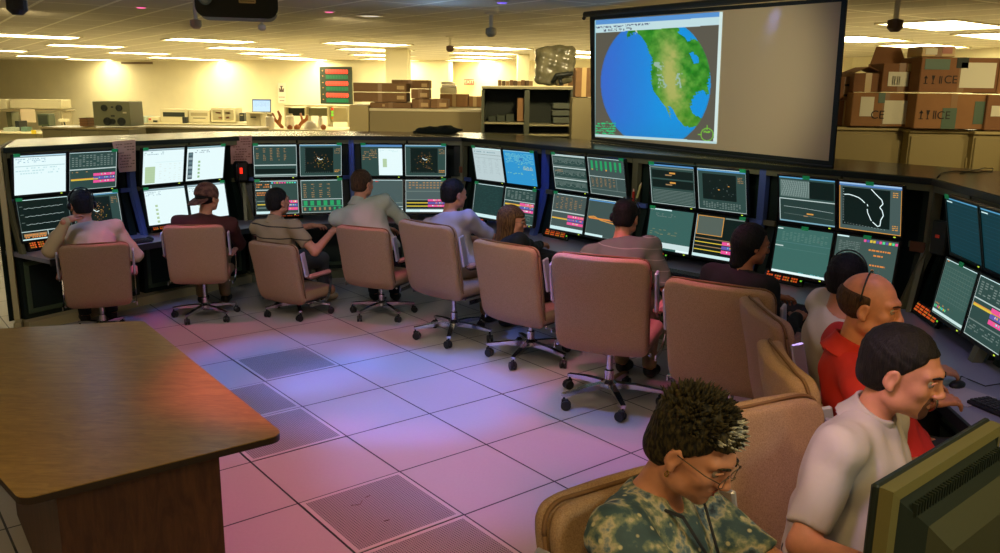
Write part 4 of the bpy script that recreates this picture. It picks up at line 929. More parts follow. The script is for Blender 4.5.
def head_prims(P, s=1.):
    """P in head frame: x right, y forward, z up, origin at the head centre (skull), metres/s"""
    Q = P/s
    d = d_ell(Q, (0, -.012, .030), (.074, .094, .086))
    d = smin(d, d_ell(Q, (0, .028, -.022), (.060, .060, .080)), .03)
    d = smin(d, d_ell(Q, (0, .040, -.068), (.047, .046, .036)), .03)
    d = smin(d, d_ell(Q, (0, .074, -.093), (.019, .015, .014)), .025)
    for sx in (-1, 1):
        d = smin(d, d_ell(Q, (sx*.040, .060, -.022), (.020, .018, .018)), .025)      # cheeks
        d = smin(d, d_ell(Q, (sx*.050, .012, -.066), (.016, .030, .020)), .03)       # jaw corner
        d = smin(d, d_cap(Q, (sx*.010, .087, .028), (sx*.046, .070, .026), .010, .009), .018)   # brow ridge
        d = smax(d, -d_ell(Q, (sx*.031, .098, .006), (.018, .020, .012)), .014)      # socket
    d = smin(d, d_cap(Q, (0, .086, .018), (0, .106, -.022), .007, .0105), .014)
    d = smin(d, d_ell(Q, (0, .108, -.027), (.011, .010, .009)), .010)
    for sx in (-1, 1): d = smin(d, d_ell(Q, (sx*.012, .099, -.029), (.008, .010, .007)), .008)
    d = smin(d, d_ell(Q, (0, .087, -.051), (.023, .009, .006)), .008); d = smin(d, d_ell(Q, (0, .085, -.064), (.021, .010, .007)), .008)
    d = smax(d, -d_cap(Q, (-.022, .098, -.0575), (.022, .098, -.0575), .0035, .0035), .004)
    for sx in (-1, 1):
        R = np.array([[1, 0, 0], [0, .96, .28], [0, -.28, .96]])
        ear = d_ell(Q, (sx*.077, -.006, -.006), (.010, .018, .029), R); ear = smax(ear, -d_ell(Q, (sx*.089, -.002, -.002), (.010, .011, .018), R), .006)
        ear = smin(ear, d_ell(Q, (sx*.078, -.001, -.032), (.008, .009, .010)), .008)
        d = smin(d, ear, .008)
    return d*s
def hair_fn(kind):
    def fn(Q):
        x, y, z = Q[:, 0], Q[:, 1], Q[:, 2]; ax = np.abs(x)
        n = .0012*np.sin(x*190+z*60)*np.sin(y*170+x*40)+.0008*np.sin(z*240+y*90)
        if kind == 'short':
            d = d_ell(Q, (0, -.018, .034), (.082, .101, .092))+n
            d = smin(d, d_ell(Q, (0, -.05, -.03), (.066, .060, .055)), .03)
            cut = np.maximum(y-.052-.25*(z-.06), -(z-.088+.25*np.maximum(y-.02, 0)*0)); 
            d = smax(d, np.minimum(y-.008-.55*np.maximum(z-.03, 0)*1.2, 1e3)*1., .012) if False else d
            front = np.maximum(y-(-.004+.9*np.clip(z+.01, 0, .07)), -(z*0+1)*1.)          # hair line runs forward with height
            d = smax(d, np.where(z > .072, -1, front), .01)
            d = smax(d, -(z+.066), .01)
            for sx in (-1, 1): d = smax(d, -d_ell(Q, (sx*.088, -.002, -.012), (.020, .022, .034)), .006)
        elif kind == 'bald':
            d = d_ell(Q, (0, -.016, .024), (.082, .100, .086))+n
            d = smax(d, z-.048-.12*(-y), .012); d = smax(d, y-.012, .01); d = smax(d, -(z+.060), .01)
            for sx in (-1, 1): d = smax(d, -d_ell(Q, (sx*.088, -.002, -.012), (.020, .022, .034)), .006)
        elif kind == 'bob':
            d = d_ell(Q, (0, -.022, .028), (.088, .108, .100))+n; d = smin(d, d_cap(Q, (0, -.045, -.02), (0, -.055, -.12), .075, .055), .04)
            d = smax(d, np.where(z > .070, -1, y-(.022+.3*np.clip(z, 0, .07))), .015)
        elif kind == 'long':
            d = d_ell(Q, (0, -.018, .030), (.087, .104, .098))+n
            d = smin(d, d_cap(Q, (0, -.035, -.02), (0, -.055, -.20), .074, .066), .04)
            for sx in (-1, 1): d = smin(d, d_cap(Q, (sx*.062, .006, -.0), (sx*.064, .0, -.21), .026, .028), .02)
            d = smin(d, d_ell(Q, (0, .056, .058), (.060, .034, .026)), .02)
            d = smax(d, np.where(z > .040, -1, y-.030), .012)
            d = d+.003*np.sin(x*260)*np.clip(-z*10, 0, 1)
        elif kind == 'spiky':
            th = np.arctan2(x, y); 
            sp = .004*np.abs(np.sin(th*9+z*60))*np.clip((z+.02)*14, 0, 1)+.004*np.sin(x*300)*np.sin(y*280+z*120)
            d = d_ell(Q, (0, -.016, .040), (.081, .099, .094))-sp
            d = smin(d, d_ell(Q, (0, -.052, -.03), (.068, .058, .060)), .03)
            d = smin(d, d_cap(Q, (-.03, .066, .082), (.035, .064, .078), .016, .014), .02)
            d = smax(d, np.where(z > .062, -1, y-(-.002+.9*np.clip(z+.01, 0, .06))), .01); d = smax(d, -(z+.075), .01)
            for sx in (-1, 1): d = smax(d, -d_ell(Q, (sx*.09, -.002, -.014), (.022, .020, .032)), .006)
        elif kind == 'cap':
            d = d_ell(Q, (0, -.012, .036), (.092, .112, .102)); d = smax(d, -(z-.004+.25*y), .008)
        elif kind == 'under_cap':
            d = d_ell(Q, (0, -.020, .024), (.080, .098, .086))+n; d = smax(d, y+.0, .01); d = smax(d, -(z+.055), .01); d = smax(d, z-.03, .01)
        return d
    return fn
def xf(V, R, o, s=1.): return (V*s) @ R.T + o
def hand_parts(W, d, n, side, L=1., curl=.5, h=.004):
    """W wrist point, d finger direction, n back-of-hand normal, side: +1 when the thumb is on +s"""
    d = unit(d); n = unit(n-np.dot(n, d)*d); s = np.cross(d, n)*side
    R = np.stack([s, d, n], 1)
    def loc(a): return np.array(a, float)
    def fn(P):
        D = d_box(P, (0, .052, 0), (.040, .050, .0135), .013)
        D = smin(D, d_cap(P, (0, -.03, 0), (0, .02, 0), .026, .027), .02)
        D = smin(D, d_ell(P, (.028, .035, -.008), (.020, .034, .015)), .015)
        for k, (x, l) in enumerate(((.030, .92), (.010, 1.), (-.010, .95), (-.029, .78))):
            p = loc((x, .098-.006*abs(k-1), 0)); a = 0.; segs = (.043*l, .027*l, .021*l); r = (.0096, .0088, .0078, .0068)
            for j, sl in enumerate(segs):
                a += curl*(.55 if j == 0 else .75)*(1+.12*k); q = p+np.array([.04*x/.03*sl, math.cos(a)*sl, -math.sin(a)*sl]); D = smin(D, d_cap(P, p, q, r[j], r[j+1]), .005 if j else .010); p = q
        p = loc((.034, .028, -.006)); q = p+loc((.026, .030, -.010)); r_ = q+loc((.008, .030, -.006)); D = smin(D, d_cap(P, p, q, .013, .0115), .012); D = smin(D, d_cap(P, q, r_, .0112, .0085), .006)
        return D
    v, q = sdf_mesh(fn, (-.07, -.07, -.13), (.09, .225, .045), h)
    if np.linalg.det(R) < 0: q = q[:, ::-1]
    return xf(v, R, np.asarray(W), L), q
def person(name, seat, zs, face, top, ztop, hyaw, hpitch, hands, label, hair, hairm, shirt, sleeve='short', trousers=None, skinm=None, far=True, hroll=0., hs=1.08, collar=False, girth=1., twist=0., shoe=None, glasses=False, headset=False, legs=True, elbows=None, sw=.195, hem=None, vneck=0.):
    skinm = skinm or skin; hd = .0042 if not far else .0062; bd = .011 if not far else .016
    o = empty('person', (seat[0], seat[1], 0), 0, label, 'person')
    O = np.array([seat[0], seat[1], 0.])
    f = math.radians(face); F = np.array([math.cos(f), math.sin(f), 0]); 
    crown = NPv(atz(top[0], top[1], ztop)) if len(top) == 2 else np.array(top, float)
    hy = math.radians(hyaw); hp = math.radians(hpitch); hf = np.array([math.cos(hy)*math.cos(hp), math.sin(hy)*math.cos(hp), math.sin(hp)]); hr = unit(np.cross(hf, (0, 0, 1))); 
    hu = np.cross(hr, hf); 
    if hroll: a = math.radians(hroll); hr, hu = hr*math.cos(a)+hu*math.sin(a), hu*math.cos(a)-hr*math.sin(a)
    HR = np.stack([hr, hf, hu], 1); HC = crown-hu*.118*hs-O
    hip = np.array([0, 0, zs+.10])-F*.06
    neck = HC-hu*.142*hs-hf*.035*hs-np.array([0, 0, .035])-F*.01
    spine = neck-hip; sl = np.linalg.norm(spine); up = spine/sl
    print('PERSON', label[:30], 'spine', round(sl, 3), 'lean', np.round(spine[:2], 2), 'ztop', ztop)
    Ff = unit(F-up*np.dot(F, up)); Rt = np.cross(Ff, up)
    if twist: a = math.radians(twist); F2 = unit(Ff*math.cos(a)-Rt*math.sin(a)); R2 = np.cross(F2, up)
    else: F2, R2 = Ff, Rt
    bul = -Ff*.035*sl
    S = lambda t: hip+spine*t+bul*math.sin(PI*t)
    TR = np.stack([Rt, Ff, up], 1); TR2 = np.stack([R2, F2, up], 1); g = girth; k_ = sl/.52
    SHo = [S(.90)+R2*sx*sw*1.0-up*.008 for sx in (-1, 1)]
    arms = []
    for i, sx in enumerate((-1, 1)):
        sh = SHo[i]+R2*sx*.0; W = np.array(hands[i], float)-O; ul, fl = .30, .265
        dv = W-sh; dl = np.linalg.norm(dv)
        if dl > (ul+fl)*.985: W = sh+dv/dl*(ul+fl)*.985; dv = W-sh; dl = np.linalg.norm(dv)
        a = (ul*ul-fl*fl+dl*dl)/(2*dl); hgt = math.sqrt(max(ul*ul-a*a, 1e-6)); pole = np.array([0, 0, -1.])+R2*sx*.55-F2*.25
        if elbows and elbows[i] is not None: pole = np.array(elbows[i], float)
        pole = unit(pole-dv/dl*np.dot(pole, dv/dl)); E = sh+dv/dl*a+pole*hgt
        arms.append((sh, E, W))
    kn = []
    for sx in (-1, 1):
        K = hip+Rt*sx*.11+F*.46+np.array([0, 0, -.02]); K[2] = zs+.08; A = K+F*.02; A[2] = .10; hj = hip+Rt*sx*.09-np.array([0, 0, .01]); kn.append((hj, K, A))
    def torso(P, e=0.):
        d = d_ell(P, S(.04), (.175*g+e, .135*g+e, .12+e), TR)
        d = smin(d, d_ell(P, S(.32), (.150*g+e, .120*g+e, .15*k_+e), TR), .06)
        d = smin(d, d_ell(P, S(.64), (.172*g**.5+e, .122*g**.5+e, .17*k_+e), TR2), .06)
        d = smin(d, d_ell(P, S(.88)-F2*.01, (.160+e, .085+e, .065+e), TR2), .05)
        for i in (0, 1): d = smin(d, d_cap(P, S(.93), arms[i][0], .055+e, .060+e), .04)
        return d
    def armd(P, i, e=0.):
        sh, E, W = arms[i]; d = d_cap(P, sh, E, .056+e, .042+e); return smin(d, d_cap(P, E, W, .043+e, .029+e), .02)
    def neckd(P, e=0.): return d_cap(P, S(.95), HC-hu*.06*hs-hf*.02*hs, .060+e, .054+e)
    def legd(P, e=0.):
        d = None
        for hj, K, A in kn:
            q = smin(d_cap(P, hj, K, .088+e, .062+e), d_cap(P, K, A, .060+e, .040+e), .02); d = q if d is None else smin(d, q, .03)
        return d
    def body(P):
        d = smin(torso(P), neckd(P), .03)
        for i in (0, 1): d = smin(d, armd(P, i), .03)
        if legs: d = smin(d, legd(P), .04)
        return d
    allp = [hip, neck, HC]+[p for a in arms for p in a]+([p for k in kn for p in k] if legs else [])
    lo = np.min(allp, 0)-.22; hi = np.max(allp, 0)+.2; lo[2] = max(lo[2], 0.02)
    parts = [sdf_mesh(body, lo, hi, bd)]
    if legs:
        pass
    # head, fine
    def headw(P): 
        Q = (P-HC) @ HR; d = head_prims(Q, hs); return smin(d, neckd(P), .02)
    a = .17*hs; l2 = HC-a; h2 = HC+a; l2[2] = min(l2[2], S(1.0)[2]-.0); parts.append(sdf_mesh(headw, l2, h2, hd))
    for i, sx in enumerate((-1, 1)):
        sh, E, W = arms[i]; dd = unit(W-E); hdv = unit(dd*.6+F2*.45+np.array([0, 0, -.12])); parts.append(hand_parts(W, hdv, np.array([0, 0, 1.])+R2*sx*.25, -sx if True else sx, 1.0, .45, .0038 if not far else .0055))
    np_obj('body', parts, skinm, o)
    # shirt
    frac = {'short': .66, 'mid': .82, 'elbow': .95, 'long': None}[sleeve]
    def shirtf(P):
        d = torso(P, .013)
        for i in (0, 1):
            sh, E, W = arms[i]
            if frac: 
                q = d_cap(P, sh, sh+(E-sh)*1.0, .071, .062); u = unit(E-sh); q = smax(q, (P-sh)@u-frac*np.linalg.norm(E-sh), .006)
            else:
                q = smin(d_cap(P, sh, E, .069, .056), d_cap(P, E, W-unit(W-E)*.01, .055, .040), .02)
            d = smin(d, q, .03)
        wv = .0035*np.sin(P[:, 2]*38+P[:, 0]*22+2*np.sin(P[:, 1]*17))+.0025*np.sin(P[:, 0]*47-P[:, 2]*29+P[:, 1]*31)
        d = d+wv
        nd = d_cap(P, S(.90)+F2*.012, S(1.25)+F2*.03, .052, .064); 
        d = smax(d, -nd, .008)
        if vneck: d = smax(d, -d_cap(P, S(.98)+F2*.12, S(.98-vneck)+F2*.20, .062, .018), .01)
        d = smax(d, -(P[:, 2]-(zs+.035)), .01)
        return d
    sp = [sdf_mesh(shirtf, lo, hi, bd*.75 if not far else .012)]
    if collar:
        c0, c1 = S(.94)+F2*.002+up*.045, HC-hu*.06*hs-hf*.02*hs; cu = unit(c1-c0)
        def colf(P):
            t = (P-c0)@cu; r = np.sqrt(np.maximum(((P-c0)**2).sum(-1)-t*t, 0)); Q = P-c0; fr = Q@F2; si = Q@R2
            rr = .061+.026*np.clip((.045-t)/.07, 0, 1.3)**1.5+.014*np.clip(fr*10, 0, 1); d = np.abs(r-rr)-.0065; d = np.maximum(d, t-.048+.010*np.clip(-fr*10, -1, 1)*-1); d = np.maximum(d, -t-.03-.35*np.clip(fr, 0, .1))
            return np.maximum(d, -(np.abs(si)-.012+np.where(fr > .02, 0, 1)))
        sp.append(sdf_mesh(colf, c0-.14, c0+.14, .005))
    np_obj('shirt', sp, shirt, o)
    tm = trousers or mat('dark_trousers', (34, 36, 40), .85)
    if legs:
        def trf(P):
            d = smin(legd(P, .013), d_ell(P, S(.02), (.185*g, .145*g, .115), TR), .05)+.003*np.sin(P[:, 0]*40+P[:, 2]*30); d = smax(d, P[:, 2]-(zs+.17), .01); return smax(d, -(P[:, 2]-.085), .01)
        np_obj('trousers', [sdf_mesh(trf, lo, hi, .016)], tm, o)
        for hj, K, A in kn:
            def shf(P, A=A):
                d = smin(d_ell(P, A+F*.03-np.array([0, 0, .045]), (.046, .085, .05), np.stack([Rt, F, (0, 0, 1)], 1)), d_ell(P, A+F*.12-np.array([0, 0, .06]), (.047, .085, .036), np.stack([Rt, F, (0, 0, 1)], 1)), .02); return smax(d, -(P[:, 2]-.004), .004)
            np_obj('shoe', [sdf_mesh(shf, A-.26, A+.26, .010)], shoe or mat('dark_shoe', (24, 22, 22), .5), o)
    # hair
    hm = hd if not far else .006
    if hair != 'none':
        kk = hair
        if hair == 'cap': kk = 'under_cap'
        v, q = sdf_mesh(hair_fn(kk), (-.13, -.16, -.34 if kk == 'long' else -.22), (.13, .14, .165), hm); np_obj('hair', [(xf(v, HR, HC, hs), q)], hairm, o)
    HM = Matrix([[HR[r][c]*hs for c in range(3)]+[HC[r]] for r in range(3)]+[[0, 0, 0, 1]])
    for sx in (-1, 1):
        m = MB(); m.sphere((sx*.031, .0758, .005), .0118, 12, 8); ey = m.build('eye', eye_w, o, smooth=True, M=HM)
        m = MB(); m.sphere((sx*.031, .0838, .004), (.0064, .0042, .0064), 10, 6); m.build('iris', iris, ey, smooth=True, M=HM)
        m = MB(); m.tube([(sx*.014, .0985, .024), (sx*.030, .0945, .0285), (sx*.047, .079, .025)], [.003, .0036, .0022], 6); m.build('eyebrow', hairm if hair != 'none' else H_dark, o, smooth=True, M=HM)
        m = MB(); m.tube([(sx*.019, .0895, .0105), (sx*.031, .0915, .0145), (sx*.045, .083, .009)], [.0025, .0035, .0025], 6); m.build('eyelid', skinm, o, smooth=True, M=HM)
    m = MB(); m.tube([(-.022, .0865, -.052), (-.008, .0955, -.0505), (0, .0955, -.052), (.008, .0955, -.0505), (.022, .0865, -.052)], [.002, .0036, .0036, .0036, .002], 8); m.build('upper_lip', lip_m, o, smooth=True, M=HM)
    m = MB(); m.tube([(-.020, .0855, -.0625), (0, .094, -.0645), (.020, .0855, -.0625)], [.002, .0046, .002], 8); m.build('lower_lip', lip_m, o, smooth=True, M=HM)
    if glasses:
        gm = mat('spectacle_wire', (90, 76, 60), .5, metal=.3); m = MB()
        for sx in (-1, 1):
            pts = [Vector((sx*(.033+.021*math.cos(a)), .108-.006*abs(math.cos(a)), .001+.016*math.sin(a))) for a in [2*PI*k/16 for k in range(17)]]; m.tube(pts, .0012, 5, caps=False); m.tube([(sx*.054, .103, .004), (sx*.074, .07, .008), (sx*.083, -.002, .010)], .0013, 5)
        m.tube([(-.012, .112, .002), (0, .115, .005), (.012, .112, .002)], .0012, 5); m.build('glasses', gm, o, smooth=True, M=HM)
    if headset:
        hb = mat('headset_black', (18, 20, 22), .4); m = MB(); m.tube([(.094*math.cos(a)*1., -.006, .036+.100*math.sin(a)) for a in [PI*k/14 for k in range(15)]], .006 if headset != 'thin' else .0035, 6); 
        hs_ = m.build('headset_band', hb, o, smooth=True, M=HM)
        for sx in ((-1, 1) if headset == 'both' else ((-1,) if headset != 'right' else (1,))): m = MB(); m.sphere((sx*.094, -.004, -.004), (.016, .028, .030), 12, 8); m.build('ear_cup', hb, o, smooth=True, M=HM)
    return o, HM, dict(S=S, F2=F2, R2=R2, up=up, arms=arms, HC=HC, O=O, HR=HR, neck=neck)
def W_(x, y, z): p = atz(x, y, z); return (p.x, p.y, p.z)
def seat_of(i, fwd=0., side=0.):
    P, f = CHAIRS[i][0], CHAIRS[i][1]; P = atz(*P) if abs(P[0]) > 20 else Vector((P[0], P[1], 0)); a = math.radians(f)
    return (P.x+math.cos(a)*fwd+math.sin(a)*side, P.y+math.sin(a)*fwd-math.cos(a)*side)
def desk_hand(i, reach=.55, side=.15, z=.72):
    P = seat_of(i); a = math.radians(CHAIRS[i][1]); return (P[0]+math.cos(a)*reach+math.sin(a)*side, P[1]+math.sin(a)*reach-math.cos(a)*side, z)
def two(i, reach=.55, w=.16, z=.72): return [desk_hand(i, reach, -w, z), desk_hand(i, reach, w, z)]
cl_beige = mat('shirt_beige', (196, 176, 136), .85, bump=.2, bscale=40); cl_maroon = mat('shirt_dark_red', (74, 32, 30), .85, bump=.2, bscale=40)
cl_stripe = stripemat('polo_stripes', (160, 140, 108), (44, 38, 34), .105, .10, 2, .15); cl_pale = mat('shirt_pale_green', (176, 186, 170), .8, bump=.2, bscale=30); cl_lilac = mat('shirt_grey', (170, 160, 160), .85, bump=.25, bscale=25)
cl_grey = stripemat('shirt_grey_lines', (112, 118, 106), (158, 160, 148), .075, .07, 2, .3); cl_black = mat('jacket_black', (9, 13, 13), .85, bump=.2, bscale=30); cl_white = mat('shirt_white', (214, 206, 190), .8, bump=.2, bscale=25); cl_red = mat('shirt_red', (190, 38, 26), .8, bump=.3, bscale=25)
cl_polo = mat('polo_white', (178, 170, 166), .85, bump=.25, bscale=22); cl_floral = floralmat()
khaki = mat('khaki_trousers', (150, 128, 92), .85); grey_t = mat('grey_trousers', (70, 70, 66), .85)
PEOPLE = {}
r = person('p1', seat_of(0, .05), .40, 120, (80, 190), 1.20, 128, -6, [W_(66, 221, 1.0), desk_hand(0, .5, .16)], 'seated man in beige shirt and headset at the far left, seen from behind', 'short', H_dark, cl_beige, 'long', headset='both', sw=.22, girth=1.2)
r = person('p2', seat_of(1, .06), .42, 100, (207, 184), 1.20, 66, -2, two(1, .55), 'seated person in dark maroon shirt wearing a backward cap', 'cap', H_dark, cl_maroon, 'long', trousers=khaki, sw=.22, girth=1.15)
o, HM, D = r
capm = mat('cap_pattern', (120, 84, 70), .8, nscale=28, rgb2=(70, 34, 30)); 
v, q = sdf_mesh(hair_fn('cap'), (-.13, -.16, -.1), (.13, .14, .165), .006); c = np_obj('cap', [(xf(v, D['HR'], D['HC'], 1.08), q)], capm, o)
def brim(P):
    d = d_ell(P, (0, -.11, -.01), (.082, .105, .08)); d = np.maximum(d, np.abs(P[:, 2]+.0-.45*(P[:, 1]+.1)+2.2*P[:, 0]**2)-.005); return np.maximum(d, P[:, 1]+.07)
v, q = sdf_mesh(brim, (-.11, -.24, -.11), (.11, -.04, .07), .004); np_obj('brim', [(xf(v, D['HR'], D['HC'], 1.08), q)], capm, c)
r = person('p3', seat_of(2, .02, -.16), .36, 62, (277, 188), 1.165, 50, 2, [desk_hand(2, .55, -.2, .74), W_(333, 231, .78)], 'seated man in tan polo with dark stripes reaching his right arm to the desk', 'short', H_dark, cl_stripe, 'short', collar=True, trousers=grey_t, shoe=mat('shoe_tan', (150, 130, 100), .6), sw=.22, girth=1.15)
r = person('p4', seat_of(3, .06, -.08), .48, 90, (363, 170), 1.335, 55, -5, two(3, .5), 'seated brown-haired man in pale shirt with a raised collar, fourth from the left', 'short', H_brown, cl_pale, 'elbow', collar=True, girth=1.3, sw=.235)
r = person('p5', seat_of(4, .10), .50, 48, (455, 179), 1.34, 36, -4, two(4, .55, .15, .76), 'seated dark-haired man in plain grey t-shirt looking to the right', 'short', H_dark, cl_lilac, 'elbow', girth=1.2, trousers=khaki, sw=.225)
r = person('p6', seat_of(5, .08), .44, 38, (514, 206), 1.20, -6, -6, [desk_hand(5, .5, -.1, .74), W_(552, 247, .74)], 'seated woman with long light brown hair and glasses, in black', 'long', H_light, cl_black, 'long', glasses=True, hs=1.02, sw=.17)
r = person('p7', seat_of(6, .18), .52, 62, (628, 200), 1.325, 62, -14, two(6, .6, .15, .76), 'seated man in grey shirt with thin pale stripes, head bowed', 'short', H_dark, cl_grey, 'elbow', headset='thin', trousers=khaki, girth=1.2, sw=.225)
r = person('p8', seat_of(7, .16), .48, 42, (757, 225), 1.33, 8, -10, [W_(785, 300, .78), W_(796, 318, .78)], 'seated person in black with a black hair bob, face turned right', 'bob', H_black, cl_black, 'long', hs=1.0, sw=.18, skinm=skin_d)
r = person('p9', seat_of(8, .10), .48, 0, (851, 254), 1.34, 40, -4, two(8, .5, .15, .76), 'seated black-haired person in white shirt wearing a thin headset, behind the bald man', 'short', H_black, cl_white, 'short', headset='thin', hs=1.04, sw=.19)
r = person('p10', seat_of(9, .20), .48, -10, (877, 274), 1.40, -34, -6, [(1.98, 3.75, .76), W_(948, 404, .78)], 'seated bald man in red shirt with a wristwatch, dark hair only at the sides', 'bald', H_brown, cl_red, 'short', skinm=skin_red, far=False, hs=1.13, girth=1.25, collar=True, sw=.215)
P10 = r
r = person('p11', (1.22, 2.47), .50, -40, (917, 331), 1.385, -38, -12, [(1.68, 2.85, .80), W_(880, 570, .85)], 'seated dark-haired man in white polo with a small goatee, leaning over the desk', 'short', H_dark, cl_polo, 'mid', far=False, girth=1.5, collar=True, twist=0, sw=.25, hs=1.17)
P11 = r
r = person('p12', (.55, 1.90), .46, -36, (717, 409), 1.325, -38, -26, [(.95, 1.75, .85), (.80, 1.50, .85)], 'seated woman with short spiky hair, glasses and floral shirt, looking down', 'spiky', H_grey, cl_floral, 'elbow', far=False, girth=1.25, glasses=True, vneck=.2, sw=.20, hs=1.12)
P12 = r
# wristwatch of the bald man
o, HM, D = P10
sh, E_, W__ = D['arms'][1]; dd = Vector(unit(W__-E_)); m = MB(); c0 = Vector(W__)-dd*.035; u_ = dd.cross(Vector((0, 0, 1))).normalized(); v_ = u_.cross(dd)
m.tube([c0+(u_*math.cos(a)+v_*math.sin(a))*.036 for a in [2*PI*k/16 for k in range(17)]], .007, 6, caps=False); m.sphere(c0+v_*.036, (.018, .018, .008)); m.build('wristwatch', metal_m, o, smooth=True)
# glasses pushed up on the bald man's head, goatee, tufts, lanyard, earring
m = MB(); m.tube([(.088*math.cos(a), -.02, .03+.094*math.sin(a)) for a in [PI*k/12 for k in range(13)]], .003, 6); m.build('headset_band', dkm, o, smooth=True, M=HM)
o, HM, D = P11
gm_ = mat('stubble', (92, 58, 42), .7)
def goat(Q):
    d = head_prims(Q)-.0012; r1 = np.maximum(d_ell(Q, (0, .09, -.070), (.034, .04, .040)), -d_ell(Q, (0, .1, -.058), (.023, .03, .0105))); return np.maximum(d, r1)
v, q = sdf_mesh(goat, (-.06, .03, -.13), (.06, .14, .0), .0035); np_obj('goatee', [(xf(v, D['HR'], D['HC'], 1.17), q)], gm_, o)
P12o, HM, D = P12
rr_ = random.Random(5); mt = MB(); ms = MB()
for k in range(900):
    a = rr_.uniform(0, 2*PI); zz = rr_.uniform(-.35, 1); rad = math.sqrt(max(0, 1-zz*zz)); n_ = Vector((rad*math.sin(a), rad*math.cos(a), zz)); p = Vector((n_.x*.079, n_.y*.097-.016, n_.z*.092+.040))
    if p.y > .01 and p.z < .055+.0*p.y: continue
    if n_.z < .30: continue
    n2 = (n_+Vector((rr_.uniform(-.35, .35), rr_.uniform(-.1, .9), rr_.uniform(-.1, .6)))).normalized(); L_ = rr_.uniform(.012, .028); t_ = (ms if (p.y > .045 and rr_.random() < .7) else mt)
    t_.tube([p-n_*.006, p+n2*L_*.55, p+n2*L_+n_*.003], [.0055, .004, .0008], 5)
mt.build('hair_tufts', H_grey, P12o, smooth=True, M=HM); ms.build('silver_tufts', H_silver, P12o, smooth=True, M=HM)
S_, F2_, R2_ = D['S'], D['F2'], D['R2']; lm = mat('lanyard_dark', (24, 26, 36), .7)
m = MB()
for sx in (-1, 1): m.tube([S_(1.0)-F2_*.06+R2_*sx*.03, S_(1.0)+R2_*sx*.085+F2_*.01, S_(.90)+F2_*.125+R2_*sx*.07, S_(.62)+F2_*.175+R2_*sx*.02], .007, 6, flat=.4)
m.build('lanyard', lm, P12o, smooth=True)
m = MB()
for sx in (-1, 1): m.tube([(sx*.083+.004*math.cos(a), .004*math.sin(a), -.046+.010*math.cos(a*1.)) for a in [2*PI*k/10 for k in range(11)]], .0016, 5, caps=False)
m.build('earrings', mat('gold', (220, 180, 90), .2, metal=1.), P12o, smooth=True, M=HM)
# ================================================================ PROJECTION SCREEN
SL = atz(591, 139.8, 1.585); SRr = atz(833, 165.5, 1.585); sd = (SRr-SL); sd.z = 0; sd.normalize(); sn = Vector((sd.y, -sd.x, 0))   # towards the operators
if sn.y > 0: sn = -sn
e = empty('projection_screen', (SL+SRr)/2*1.0, 0, 'large projection screen with a black border showing the globe on its left half', 'screen')
so = e.location.copy()
def sp(x, y, off=0.): return onplane(x, y, SL+sn*off, sn)-so
def quadslab(mb, px, off, th):
    a = [sp(x, y, off) for x, y in px]; b = [p-sn*th for p in a]; mb.add(a+b, [(0, 1, 2, 3), (7, 6, 5, 4), (0, 4, 5, 1), (1, 5, 6, 2), (2, 6, 7, 3), (3, 7, 4, 0)])
TLo, TRo, BRo, BLo = (589.8, 16), (847, -3), (833, 166), (591.3, 139.8); TLi, TRi, BRi, BLi = (594.8, 19.5), (841.5, 1.5), (828.5, 161), (595, 137.5)
m = MB(); quadslab(m, [TLi, TRi, BRi, BLi], .0, .006); m.build('fabric', mat('screen_fabric', (200, 184, 150), .95, spec=.05), e)
m = MB()
for q in ([TLo, TRo, TRi, TLi], [TRo, BRo, BRi, TRi], [BRo, BLo, BLi, BRi], [BLo, TLo, TLi, BLi]): quadslab(m, q, .004, .012)
m.build('black_border', mat('screen_border', (14, 26, 22), .6), e)
m = MB(); A_ = sp(585, 15.5); B_ = sp(850, -5); m.tube([A_+Vector((0, 0, .01)), B_+Vector((0, 0, .03))], .028, 10); m.build('roller_tube', dkm, e)
m = MB(); m.tube([sp(583.5, 19), sp(586, 14.5), sp(592, 12.5)], .018, 8); m.build('end_bracket', dkm, e)
m = MB(); m.tube([sp(591, 141), sp(833, 167.5)], .012, 8); m.build('bottom_bar', dkm, e)
